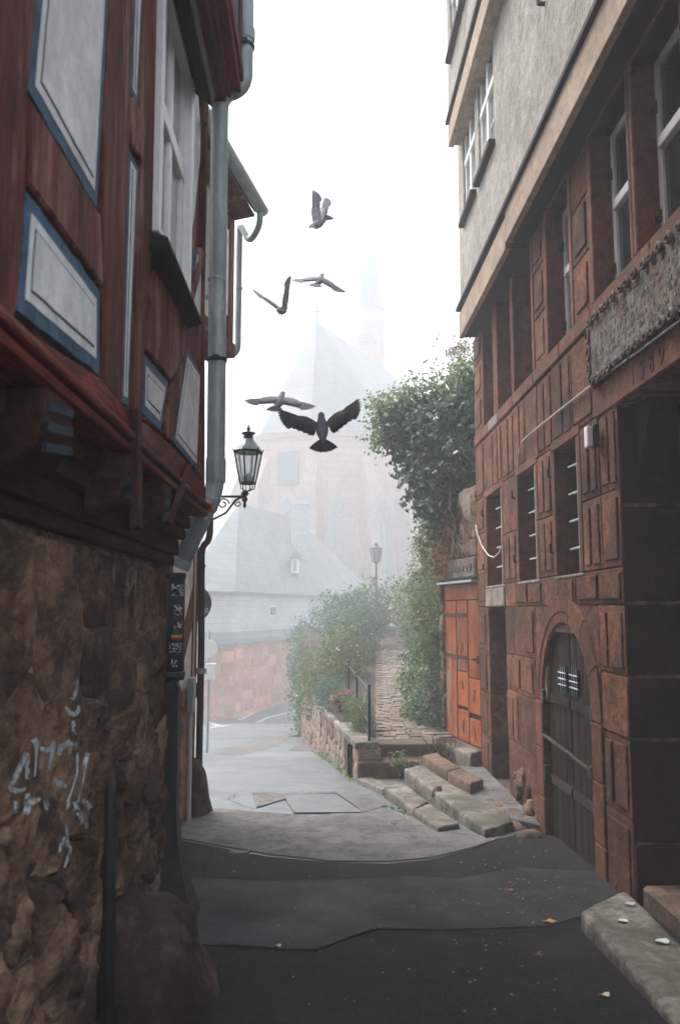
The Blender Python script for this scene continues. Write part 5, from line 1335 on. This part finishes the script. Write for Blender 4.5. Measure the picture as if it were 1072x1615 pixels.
# left-hand bed
LB = 'shrubs on the retaining wall bed'
shrub('shrub', 'large flowering shrub overhanging the road from the retaining wall bed', 'shrub', [(.52, 17.2, .82, .42, .85, .55), (.24, 18.2, .66, .34, .8, .48), (.16, 16.4, .38, .25, .6, .40), (-.16, 17.0, .0, .15, .8, .42), (-.30, 19.4, .05, .14, 1.0, .7)], 7500, .06, 'leaf_mid', 'kite', .5, .09, group=LB, extra=[('leaf_olive', 900, .06, 'yellow_leaves'), ('flower_pale', 110, .05, 'flowers')])
shrub('shrub', 'rounded hazy shrub behind the flowering one, left of the brick path', 'shrub', [(.90, 19.6, 1.1, .5, 1.0, .55), (.8, 21.5, 1.4, .6, 1.0, .6)], 5200, .075, 'leaf_blue', 'kite', .5, .1, group=LB, extra=[('leaf_olive', 400, .07, 'yellow_leaves')])
shrub('shrub', 'low grey bush spilling over the wall cap beside the railing', 'shrub', [(.16, 14.9, .18, .22, .55, .28), (.25, 14.1, .05, .14, .3, .18)], 3000, .05, 'leaf_blue', 'kite', .4, .06, group=LB)
shrub('shrub', 'needle-leaved bush growing through the lower railing', 'shrub', [(.58, 12.0, .08, .14, .4, .22), (.52, 12.9, .1, .14, .3, .2)], 3000, .055, 'leaf_mid', 'blade', .5, .05, group=LB, up=.9)
t, P, d = shrub('flower_plant', 'small plant with red flowers by the railing', 'flowers', [(.36, 13.5, .17, .10, .16, .12)], 320, .045, 'leaf_mid', 'kite', .5, .04, nst=8, extra=[('flower_red', 70, .05, 'flowers')])
for k, (x, y, z, rx, rz, lab) in enumerate([(1.75, 26.5, 1.9, 1.0, .75, 'pale misty bush closing the top of the brick path'), (.9, 25.5, 1.55, .9, .8, 'misty bush left of the far street lamp'), (3.4, 24.5, 2.2, 1.0, 1.1, 'misty bush on the right above the path bend'), (.3, 28.5, 1.2, .9, .8, 'faint misty bush above the slate house eaves')]):
    shrub('shrub', lab, 'shrub', [(x, y, z, rx, 1.0, rz), (x + .6, y + 1, z - .3, rx * .8, 1, rz * .8)], 2600, .11, ['leaf_mid', 'leaf_blue'][k % 2], 'kite', .5, .13, base=(x, y, pz(y) - .1), group='misty bushes at the top of the path')
shrub('shrub', 'overgrown green bank above the road in front of the slate house', 'shrub', [(-.48, 23.5, .1, .22, 2.0, .95), (-.72, 28.5, .1, .28, 2.8, 1.2), (-.5, 26, -1.0, .25, 3.5, .9)], 5200, .09, 'leaf_blue', 'kite', .55, .12, base=(-.45, 25, -.3), group=LB)
# weeds
t = thing('weed', (1.10, 10.68, -.5), 'leafy yellow-green weed growing on the dark path steps', 'weed')
tips = [(1.10 + rnd.uniform(-.26, .26), 10.66 + rnd.uniform(-.12, .12), -.36 + rnd.uniform(0, .24)) for _ in range(34)]; stems(t, (1.10, 10.68, -.52), tips, r=.005, sag=.05)
P = np.concatenate([np.array([1.10, 10.68, -.5]) + (np.array(tp) - np.array([1.10, 10.68, -.5])) * s + nrg.normal(size=(1, 3)) * .02 for tp in tips for s in nrg.uniform(.4, 1.05, 12)]); leaves('leaves', P, unit(nrg.normal(size=P.shape) + np.array([0, 0, 1])), .045, M['leaf_light'], t, .55)
t = thing('grass_tuft', (1.60, 11.25, -.28), 'dry straw-coloured grass tuft beside the step block under the orange door', 'grass')
P = np.array([1.60, 11.25, -.30]) + nrg.normal(size=(260, 3)) * np.array([.10, .14, .02]); leaves('blades', P, np.tile(np.array([[0, 0, .3]]), (260, 1)), .22, M['leaf_olive'], t, .1, 'blade', up=-.2, droop=-2.2)
P = []
for _ in range(700):
    u = rnd.uniform(0, 4.4); x, y = rw_xy(u); P.append((x + rnd.uniform(-.10, .02), y + rnd.uniform(-.1, .1), g(y) + rnd.uniform(0, .05) * (rnd.random() ** 2) + .01))
we = bpy.data.objects.new('moss_fringe', None); bpy.data.objects.remove(we)
t = thing('moss_fringe', (.3, 12.4, g(12.4)), 'green weeds and moss along the foot of the retaining wall', 'weeds'); P = np.array(P); leaves('leaves', P[P[:, 1] > 10.4], np.tile(np.array([[-.4, 0, .8]]), (int((P[:, 1] > 10.4).sum()), 1)), .04, M['leaf_light'], t, .6)
t = thing('foot_moss', (1.4, 8.6, g(8.6)), 'thin moss and weeds in the joints of the kerb stones', 'weeds')
P = np.array([Z(lerp(606, 690, s) + rnd.uniform(-3, 3), lerp(1268, 1308, s) + rnd.uniform(-3, 2), g(9) + .02) for s in nrg.random(260) ** .8]); leaves('leaves', P, np.tile(np.array([[-.4, 0, .8]]), (260, 1)), .028, M['leaf_mid'], t, .6)

# ================================================================ FAR: street lamp, slate house, church
yl = 30.0; q = PY(593, 880, yl); zg = pz(yl) - .1
fl_ = thing('street_lamp', (q.x, yl, zg), 'pale misty lamp post with a lantern rising from the bushes', 'street lamp')
mb = MB(); zl = PY(593, 889, yl).z
mb.tube([(q.x, yl, zg), (q.x, yl, zl)], [.06, .035], 8); mb.lathe((q.x, yl, zl), [(.035, 0), (.09, .03), (.05, .08)], 8); mb.build('post', M['dark_pipe'], fl_)
zt_ = PY(593, 866, yl).z
mb = MB(); mb.lathe((q.x, yl, zl + .06), [(.12, 0), (.21, zt_ - zl - .06)], 6); mb.build('lantern_glass', M['glass_pale'], fl_)
mb = MB()
for k in range(6):
    a = math.pi / 3 * k; mb.tube([(q.x + .125 * math.cos(a), yl + .125 * math.sin(a), zl + .05), (q.x + .215 * math.cos(a), yl + .215 * math.sin(a), zt_)], .015, 5)
mb.lathe((q.x, yl, zt_), [(.24, 0), (.24, .02), (.1, .12), (.06, .16), (.08, .18), (.01, .26)], 6); mb.build('lantern_frame', M['dark_pipe'], fl_)

def rowmat(name, c1, c2, pitch, rough=.6, wob=.35):
    """courses of slates or stones too far away to tell apart: rows by height, uneven tones"""
    m = bpy.data.materials.new(name); m.use_nodes = True; nt = m.node_tree; b = nt.nodes['Principled BSDF']
    tc = nt.nodes.new('ShaderNodeTexCoord'); sx = nt.nodes.new('ShaderNodeSeparateXYZ'); nt.links.new(tc.outputs['Object'], sx.inputs[0])
    ad = nt.nodes.new('ShaderNodeMath'); ad.operation = 'ADD'; nt.links.new(sx.outputs['X'], ad.inputs[0]); nt.links.new(sx.outputs['Y'], ad.inputs[1])
    cb = nt.nodes.new('ShaderNodeCombineXYZ'); nt.links.new(ad.outputs[0], cb.inputs[0]); nt.links.new(sx.outputs['Z'], cb.inputs[1])
    br = nt.nodes.new('ShaderNodeTexBrick'); nt.links.new(cb.outputs[0], br.inputs['Vector']); br.inputs['Scale'].default_value = 1
    br.inputs['Color1'].default_value = (*c1, 1); br.inputs['Color2'].default_value = (*c2, 1); br.inputs['Mortar'].default_value = (*[c * .6 for c in c1], 1)
    br.inputs['Row Height'].default_value = pitch; br.inputs['Brick Width'].default_value = pitch * 1.9; br.inputs['Mortar Size'].default_value = pitch * .05; br.inputs['Mortar Smooth'].default_value = .3
    n = noise_fac(nt, tc.outputs['Object'], .5, 6, .6)
    nt.links.new(mix(nt, wob, br.outputs['Color'], ramp(nt, n, [(.3, [c * .6 for c in c1]), (.7, [min(1, c * 1.4) for c in c2])])), b.inputs['Base Color'])
    b.inputs['Roughness'].default_value = rough; return m
M['slate_rows'] = rowmat('slate_rows', (.15, .165, .18), (.24, .26, .275), .30)
M['slate_wall'] = rowmat('slate_wall', (.42, .44, .455), (.52, .54, .55), .26)
M['red_masonry'] = surface('red_masonry', (.64, .32, .22), (.5, .22, .145), .8, .9, .3, 8, .22, stain=(.5, .38, .30), stain_scale=.5)
M['church_wall'] = rowmat('church_wall', (.48, .31, .26), (.56, .38, .33), .55, .9)

sh = thing('slate_house', (-3, 42, -3.4), 'polygonal house with steep slate roof, slate-hung upper storey and pink stone base in the fog', 'house')
FP = [Vector(p) for p in [(-11, 41.5, 0), (-6.2, 37.8, 0), (-3.95, 39.4, 0), (-1.95, 45, 0), (3.9, 59, 0), (-2, 63, 0), (-12, 54, 0)]]
cen = Vector((-4, 50, 0))
def ringz(z, off): return [Vector((p.x, p.y, z)) + (p - cen).normalized() * off for p in FP]
mb = MB(); mb.loft([ringz(-4.5, 0), ringz(.16, 0)]); mb.build('wall', M['red_masonry'], sh)
mb = MB(); mb.loft([ringz(.10, .55), ringz(.30, .50), ringz(.62, .02)]); mb.build('pent_roof', M['slate_rows'], sh)
mb = MB(); mb.loft([ringz(.62, -.02), ringz(2.45, -.02)]); mb.build('upper_wall', M['slate_wall'], sh)
mb = MB(); mb.loft([ringz(2.36, .36), ringz(2.48, .42)]); mb.build('eaves', M['lead'], sh)
ra, rb_ = Vector((-4.5, 46.0, 7.5)), Vector((-1.6, 55.5, 7.7))
mb = MB(); er = ringz(2.485, .42); vs = er + [ra, rb_]
mb.add(vs, [(0, 1, 7), (1, 2, 7), (2, 3, 7), (3, 4, 8, 7), (4, 5, 8), (5, 6, 7, 8), (6, 0, 7), (6, 5, 4, 3, 2, 1, 0)]); mb.build('roof', M['slate_rows'], sh)
c = PY(471, 830, 51.5); mb = MB(); mb.box(c.x - .45, c.x + .55, 51, 52.1, 4.6, PY(471, 797, 51.5).z); mb.box(c.x - .52, c.x + .62, 50.93, 52.17, PY(471, 797, 51.5).z, PY(471, 791, 51.5).z); mb.build('chimney', M['slate_wall'], sh)
def facewin(a, b, t, z0, z1, w, name='window', off=.0):
    p = FP[a].lerp(FP[b], t); d = (FP[b] - FP[a]).normalized(); nrm = Vector((d.y, -d.x, 0))
    if nrm.dot(p - cen) < 0: nrm = -nrm
    def bx(u0, u1, zz0, zz1, n0, n1): 
        f = lambda u, n: p + d * u + nrm * n
        return MB().hexa([f(u0, n0) + Vector((0, 0, zz0)), f(u1, n0) + Vector((0, 0, zz0)), f(u1, n1) + Vector((0, 0, zz0)), f(u0, n1) + Vector((0, 0, zz0))], [f(u0, n0) + Vector((0, 0, zz1)), f(u1, n0) + Vector((0, 0, zz1)), f(u1, n1) + Vector((0, 0, zz1)), f(u0, n1) + Vector((0, 0, zz1))])
    o = bx(-w / 2, w / 2, z0, z1, -.1, .08 + off).build(name, M['white_paint'], sh)
    for s in (-1, 1): bx(s * w / 4 - w * .19, s * w / 4 + w * .19, z0 + .08, z1 - .08, .05, .10 + off).build('pane', M['glass_dark'], o)
facewin(1, 2, .22, 1.25, 1.85, .62); facewin(2, 3, .72, 1.3, 1.85, .75)
def bx2(a, b, u0, u1, z0, z1, n1):
    d = (FP[b] - FP[a]).normalized(); nrm = Vector((d.y, -d.x, 0)); nrm = nrm if nrm.dot(FP[a].lerp(FP[b], .5) - cen) > 0 else -nrm
    f = lambda u, n, z: FP[a] + d * u + nrm * n + Vector((0, 0, z))
    return MB().hexa([f(u0, -.05, z0), f(u1, -.05, z0), f(u1, n1, z0), f(u0, n1, z0)], [f(u0, -.05, z1), f(u1, -.05, z1), f(u1, n1, z1), f(u0, n1, z1)])
for a, b in ((1, 2), (2, 3)):
    Lf = (FP[b] - FP[a]).length; z = -3.6
    while z < -.1:
        h = rnd.uniform(.42, .55); u = .02
        while u < Lf - .2:
            w = min(rnd.uniform(.7, 1.3), Lf - u - .02); bx2(a, b, u, u + w - .03, z, min(z + h - .03, .08), rnd.uniform(.02, .05)).build('stone_block', M['red_masonry'], sh); u += w
        z += h
c = PY(465, 893, 47.5); mb = MB(); mb.box(c.x - .20, c.x + .22, 47.0, 48.6, c.z - .42, c.z + .42); dm = mb.build('dormer', M['white_paint'], sh); mb = MB(); mb.box(c.x - .09, c.x + .11, 46.96, 47.1, c.z - .3, c.z + .3); mb.build('pane', M['glass_pale'], dm)
mb = MB(); mb.prism([(c.x - .3, 46.8, c.z + .42), (c.x + .32, 46.8, c.z + .42), (c.x, 46.8, c.z + .75)], (0, 2.5, 0)); mb.build('dormer_roof', M['slate_rows'], sh)

ch = thing('church', (2, 72, -3), 'tall pink stone church with a steep roof and slender spire dissolving in white fog', 'church')
cc = Vector((.3, 69.5, 0)); RA = 6.7; ax = Vector((.44, .90, 0)).normalized(); sx_ = Vector((ax.y, -ax.x, 0))
CP = [cc + sx_ * RA * math.cos(t) - ax * RA * math.sin(t) for t in [R(v) for v in (180, 142, 108, 72, 36, 0)]]
CP = [cc - sx_ * RA + ax * 26] + CP + [cc + sx_ * RA + ax * 26]
def cring(z, off): return [Vector((p.x, p.y, z)) + (p - (cc + ax * 6)).normalized() * off for p in CP]
ze = 15.0
mb = MB(); mb.loft([cring(-4, .0), cring(ze, 0)]); mb.build('wall', M['church_wall'], ch)
mb = MB(); mb.loft([cring(ze - .1, .35), cring(ze + .25, .5)]); mb.build('cornice', M['church_stone'], ch)
ap, rend = cc - ax * 1.5 + Vector((0, 0, 25.8)), cc + ax * 26 + Vector((0, 0, 25.8))
er = cring(ze + .255, .55); n = len(er); mb = MB()
mb.add(er + [ap, rend], [(i, i + 1, n) for i in range(1, n - 2)] + [(0, 1, n, n + 1), (n - 2, n - 1, n + 1, n), (n - 1, 0, n + 1)] + [tuple(reversed(range(n)))]); mb.build('roof', M['slate_rows'], ch)
mb = MB(); mb.tube([ap, ap + Vector((0, 0, 1.5))], .08, 6); mb.box(ap.x - .4, ap.x + .4, ap.y - .05, ap.y + .05, ap.z + .8, ap.z + .95); mb.build('finial', M['lead'], ch)
for i in range(1, len(CP) - 1):          # buttresses at the corners, weathered caps
    p = CP[i]; d = (p - cc).normalized(); s = Vector((-d.y, d.x, 0)) * .45
    f = lambda o, z: [p + d * o + s + Vector((0, 0, z)), p + d * o - s + Vector((0, 0, z)), p - d * .3 - s + Vector((0, 0, z)), p - d * .3 + s + Vector((0, 0, z))]
    mb = MB(); mb.loft([f(1.6, -4), f(1.6, 6.5), f(1.1, 7.6), f(1.1, 11.2), f(.1, 13.4)]); mb.build('buttress', M['church_stone'], ch)
for i in range(1, len(CP) - 2):          # traceried windows in each face
    a, b = CP[i], CP[i + 1]; m_ = (a + b) / 2; d = (b - a).normalized(); nrm = (m_ - cc).normalized(); w = .95
    def arch(hw, z0, zs, o, k=8):
        pts = [(-hw, z0), (hw, z0)] + [( -hw + 2 * hw * math.cos(math.pi / 3 * t / k), zs + 2 * hw * math.sin(math.pi / 3 * t / k)) for t in range(k + 1)] + [(hw - 2 * hw * math.cos(math.pi / 3 * (k - t) / k), zs + 2 * hw * math.sin(math.pi / 3 * (k - t) / k)) for t in range(1, k + 1)]
        return [m_ + d * u + nrm * o + Vector((0, 0, z)) for u, z in pts]
    fr3 = arch(w + .3, 2.5, 8.6, -.05); mb = MB(); mb.prism(fr3, nrm * .15); wn_ = mb.build('window', M['church_stone'], ch)
    mb = MB(); mb.prism(arch(w, 2.8, 8.6, .0), nrm * .12); mb.build('pane', M['glass_pale'], wn_)
    mb = MB()
    for u in (-.32, .32): mb.tube([m_ + d * u + nrm * .14 + Vector((0, 0, 2.8)), m_ + d * u + nrm * .14 + Vector((0, 0, 8.6))], .07, 5)
    for (u, z, r_) in ((-.45, 8.75, .36), (.45, 8.75, .36), (0, 9.45, .36)): mb.tube([m_ + d * (u + r_ * math.cos(2 * math.pi * t / 12)) + nrm * .14 + Vector((0, 0, z + r_ * math.sin(2 * math.pi * t / 12))) for t in range(13)], .07, 5)
    mb.build('tracery', M['church_stone'], wn_)
for i in (2, 3):
    a, b = CP[i], CP[i + 1]; m_ = a.lerp(b, .5); d = (b - a).normalized(); nrm = (m_ - cc).normalized()
    mb = MB(); mb.hexa([m_ + d * u + nrm * o + Vector((0, 0, 11.2)) for u, o in ((-.9, -.1), (.9, -.1), (.9, .2), (-.9, .2))], [m_ + d * u + nrm * o + Vector((0, 0, 13.8)) for u, o in ((-.9, -.1), (.9, -.1), (.9, .2), (-.9, .2))]); mb.build('louvre', M['lead'], ch)
tx = PY(578, 500, 82); tc_ = Vector((tx.x, 82, 0))
oct8 = lambda r_, z: [tc_ + Vector((r_ * math.cos(R(22.5 + 45 * k)), r_ * math.sin(R(22.5 + 45 * k)), z)) for k in range(8)]
zz = lambda py: PY(578, py, 82).z
mb = MB(); mb.loft([oct8(1.85, 10), oct8(1.85, zz(492))]); tw = mb.build('tower', M['church_wall'], ch)
mb = MB(); mb.loft([oct8(1.95, zz(492)), oct8(1.55, zz(470)), oct8(.95, zz(400)), oct8(.42, zz(340)), oct8(.03, zz(275))]); mb.build('spire', M['slate_rows'], ch)
for px in (568, 576, 590):
    q = PY(px, 533, 82 - 1.8); mb = MB(); mb.box(q.x - .2, q.x + .2, 82 - 1.95, 82 - 1.4, q.z - .45, q.z + .45); mb.build('belfry_opening', M['glass_pale'], tw)

# ================================================================ PIGEONS
M['pig_body'] = surface('pigeon_body', (.17, .18, .20), (.12, .125, .14), 18, .7, .1, 80, .1)
M['pig_dark'] = surface('pigeon_dark', (.022, .021, .023), (.045, .040, .040), 25, .7, .1, 80, .1)
M['pig_grey'] = surface('pigeon_grey', (.20, .21, .23), (.13, .14, .155), 25, .7, .1, 80, .1)
M['pig_pale'] = surface('pigeon_pale', (.28, .29, .31), (.20, .21, .23), 18, .7, .1, 80, .1)
def pigeon(loc, F, U, aL, aR, mats, label, scale=1.0, spread=35, wl=1.0):
    F = Vector(F).normalized(); U = (Vector(U) - F * Vector(U).dot(F)).normalized(); Rr = F.cross(U); loc = Vector(loc)
    W = lambda x, y, z: loc + (Rr * x + F * y + U * z) * scale
    mb = MB(); n = 14
    prof = [(-.13, .006, .0), (-.11, .016, .0), (-.07, .031, .0), (-.02, .045, -.004), (.03, .051, -.006), (.07, .047, -.002), (.10, .036, .008), (.122, .027, .018), (.142, .026, .026), (.158, .023, .028), (.17, .014, .026), (.178, .0075, .022), (.196, .002, .017)]
    rings = [[W(r_ * math.cos(2 * math.pi * k / n), y, zo + r_ * .92 * math.sin(2 * math.pi * k / n)) for k in range(n)] for y, r_, zo in prof]
    mb.loft(rings, 0)
    for sg in (-1, 1):                     # eyes and tucked feet
        e = W(sg * .021, .152, .034); mb.lathe(e - Vector((0, 0, .004)), [(.001, 0), (.005, .003), (.005, .005), (.001, .008)], 6, 1)
        mb.tube([W(sg * .018, -.02, -.045), W(sg * .02, -.05, -.062), W(sg * .02, -.075, -.06)], [.006, .004, .003], 5, 1)
    def feather(base, dirv, width, L, nrm, mi):
        dirv = dirv.normalized(); sd = nrm.cross(dirv).normalized()
        o = [(0, -.35), (.55, -.5), (.88, -.4), (1, 0), (.88, .42), (.55, .5), (0, .35)]
        pts = [base + (dirv * L * a + sd * width * b - nrm * (.06 * L * a * a)) * scale for a, b in o]
        mb.hexa([p - nrm * .001 * scale for p in pts], [p + nrm * .001 * scale for p in pts], mi)
    for k in range(11):
        a = R(-spread + 2 * spread * k / 10); feather(W(.012 * math.sin(a), -.085, .002 * (k % 2)), -F * math.cos(a) + Rr * math.sin(a), .03, .135, U, 2)
    for sg, av in ((-1, aL), (1, aR)):
        a = Vector(av).normalized(); c = (-F - a * (-F).dot(a)).normalized(); nn = a.cross(c).normalized()
        if nn.dot(U) < 0: nn = -nn
        root = W(sg * .036, .055, .02)
        T = lambda s, t: root + (a * s * wl + c * t - nn * (.9 * s * s * .35)) * scale
        lead = [(0, -.005), (.05, -.022), (.10, -.03), (.145, -.022), (.18, .0)]; trail = [(.18, .075), (.14, .098), (.10, .108), (.05, .11), (-.012, .10)]
        # wing as rows of points between leading and trailing edge: one thick, cambered surface
        top, bot = [], []
        for (s0, t0), (s1, t1) in zip(lead, trail[::-1]):
            rowp = []
            for j in range(5):
                f_ = j / 4; th = .010 * (1 - f_) ** .7 * (1 - s0 * 2.5) + .0015
                rowp.append((T(lerp(s0, s1, f_), lerp(t0, t1, f_)) + nn * (.014 * math.sin(math.pi * f_ * .8)) * scale, th))
            top.append([p + nn * h * scale for p, h in rowp]); bot.append([p - nn * h * scale for p, h in rowp])
        mb.loft([tp + list(reversed(bt)) for tp, bt in zip(top, bot)], 3)
        for k in range(9):                 # secondaries
            s = -.005 + .165 * k / 8; feather(T(s, .07), c * 1 + a * (.05 + .22 * k / 8), .028, .062 + .008 * (k % 2), nn, 1)
        for k in range(10):                # primaries fan out of the hand
            f_ = k / 9; ang = R(lerp(4, 66, f_)); L = lerp(.175, .10, f_) * wl
            feather(T(.168 - .012 * f_, lerp(-.008, .065, f_)), a * math.cos(ang) + c * math.sin(ang), .026, L, nn, 1)
    o = mb.build('pigeon', [M[m] for m in mats]); return thing_mesh(o, label, 'bird', 'pigeons flying over the alley')
dk = ('pig_body', 'pig_dark', 'pig_dark', 'pig_dark'); gy = ('pig_body', 'pig_grey', 'pig_body', 'pig_grey'); lt_ = ('pig_pale', 'pig_body', 'pig_grey', 'pig_pale')
pigeon(PY(508, 680, 6.9), (-.05, .45, .8), (0, -.9, .4), (-.95, .0, .40), (.78, .0, .66), dk, 'biggest dark pigeon with wings raised and tail fanned, lowest in the sky', 1.06, 48)
pigeon(PY(440, 634, 8.3), (.2, .75, .6), (0, -.6, .8), (-1, .05, -.02), (.96, .1, -.16), ('pig_pale', 'pig_body', 'pig_dark', 'pig_pale'), 'pigeon gliding level with outstretched wings just above the lantern', 1.0, 34)
pigeon(PY(503, 443, 9.5), (.25, .72, .62), (.1, -.6, .8), (-1, .0, -.05), (.85, .1, -.42), lt_, 'pale pigeon gliding with lowered wings, second from the top', .95, 36)
pigeon(PY(443, 489, 9.2), (.3, .85, .3), (0, -.3, 1), (-.78, -.05, .62), (.12, -.05, 1), gy, 'grey pigeon with one wing straight up and one slanting left', 1.0, 46, 1.15)
pigeon(PY(503, 352, 9.4), (-.62, .72, -.05), (.1, .1, 1), (-.02, -.1, 1), (.16, .1, 1), lt_, 'topmost pale pigeon with both wings held straight up', 1.0, 20, 1.15)

# ================================================================ LITTER
def fallen(name, px, py, z, size, col, label, cat, kind='leaf', rot=0):
    c = PZ(px, py, z); n = 10; pts = []
    for k in range(n):
        a = 2 * math.pi * k / n; r_ = size * (1 if kind == 'paper' else (1.0 if k % 2 == 0 else .55)) * rnd.uniform(.75, 1.1)
        p = Vector((r_ * math.cos(a + rot) * 1.25, r_ * math.sin(a + rot) * .8, .004 * math.sin(2 * a + rot) + .006 + .006 * rnd.random())); pts.append(c + p)
    mb = MB(); ctr = c + Vector((0, 0, .003))
    mb.add(pts + [ctr] + [p - Vector((0, 0, .0015)) for p in pts] + [ctr - Vector((0, 0, .0015))], [(i, (i + 1) % n, n) for i in range(n)] + [((i + 1) % n + n + 1, i + n + 1, 2 * n + 1) for i in range(n)] + [(i, i + n + 1, (i + 1) % n + n + 1, (i + 1) % n) for i in range(n)])
    return thing_mesh(mb.build(name, plain(name + '_colour', col, .7)), label, cat, 'fallen leaves and litter in the alley')
gl_ = lambda px, py: g(PG(px, py).y) + .012
fallen('fallen_leaf', 864, 1454, gl_(864, 1454), .042, (.55, .33, .14), 'yellow-tan fallen maple leaf on the dark asphalt near the stone slab', 'leaf')
fallen('fallen_leaf', 992, 1427, -.105, .028, (.6, .62, .58), 'pale leaf at the far end of the foreground stone slab', 'leaf', 'paper')
fallen('paper_scrap', 981, 1454, -.105, .028, (.72, .78, .76), 'white paper scrap in the middle of the foreground stone slab', 'litter', 'paper', .6)
fallen('fallen_leaf', 1043, 1486, -.10, .034, (.66, .72, .68), 'long white leaf nearest the camera on the foreground stone slab', 'leaf', 'paper', .1)
fallen('fallen_leaf', 953, 1571, gl_(953, 1571), .022, (.66, .58, .42), 'pale yellow leaf at the foot of the foreground stone slab', 'leaf', 'paper')
fallen('fallen_leaf', 849, 1508, gl_(849, 1508), .026, (.20, .09, .05), 'brown crumpled leaf on the dark foreground asphalt', 'leaf')
fallen('fallen_leaf', 803, 1405, gl_(803, 1405), .03, (.34, .17, .10), 'reddish-brown leaf bits by the cellar door', 'leaf')
fallen('fallen_leaf', 620, 1300, gl_(620, 1300) + .004, .03, (.30, .17, .08), 'single brown leaf on the light asphalt before the kerb', 'leaf')
fallen('paper_scrap', 439, 1493, gl_(439, 1493) + .004, .014, (.7, .7, .7), 'tiny white scrap on the dark asphalt near the big guard stone', 'litter', 'paper')
fallen('paper_scrap', 640, 1292, gl_(640, 1292) + .004, .012, (.6, .6, .55), 'tiny pale scrap on the light asphalt', 'litter', 'paper')
c = PG(378, 1345); mb = MB(); mb.box(c.x - .08, c.x + .08, c.y - .04, c.y + .04, c.z - .02, c.z + .012)
vc = thing_mesh(mb.build('valve_cover', M['grey_stone'], bevel=.004), 'small pale metal valve cover set in the dark asphalt', 'cover')
sp_ = MB()
for _ in range(150):
    px, py = (rnd.uniform(300, 900), rnd.uniform(1325, 1610)) if rnd.random() < .55 else (rnd.gauss(840, 35), rnd.gauss(1385, 40))
    if not (285 < px < 940 and 1320 < py < 1612): continue
    c = PG(px, py); s = rnd.choice((.002, .003, .004, .006)); z = c.z + .0125
    sp_.box(c.x - s, c.x + s * rnd.uniform(.6, 2), c.y - s, c.y + s, z, z + .004)
tag(sp_.build('litter_specks', plain('litter_specks', (.22, .2, .17), .8)), 'tiny pale specks of grit and leaf scattered on the asphalt', 'litter', kind='stuff')

# ================================================================ HAZE
mb = MB(); mb.box(-58, 58, -17, 108, -5.2, 47.5)
hz = bpy.data.materials.new('haze'); hz.use_nodes = True; nt = hz.node_tree; nt.nodes.clear()
o_ = nt.nodes.new('ShaderNodeOutputMaterial'); v_ = nt.nodes.new('ShaderNodeVolumePrincipled')
v_.inputs['Color'].default_value = (.745, .77, .785, 1); v_.inputs['Density'].default_value = HAZE; v_.inputs['Anisotropy'].default_value = .1
nt.links.new(v_.outputs[0], o_.inputs['Volume'])
tag(mb.build('haze', hz), 'white fog filling the street and hiding the church', 'fog', kind='stuff')
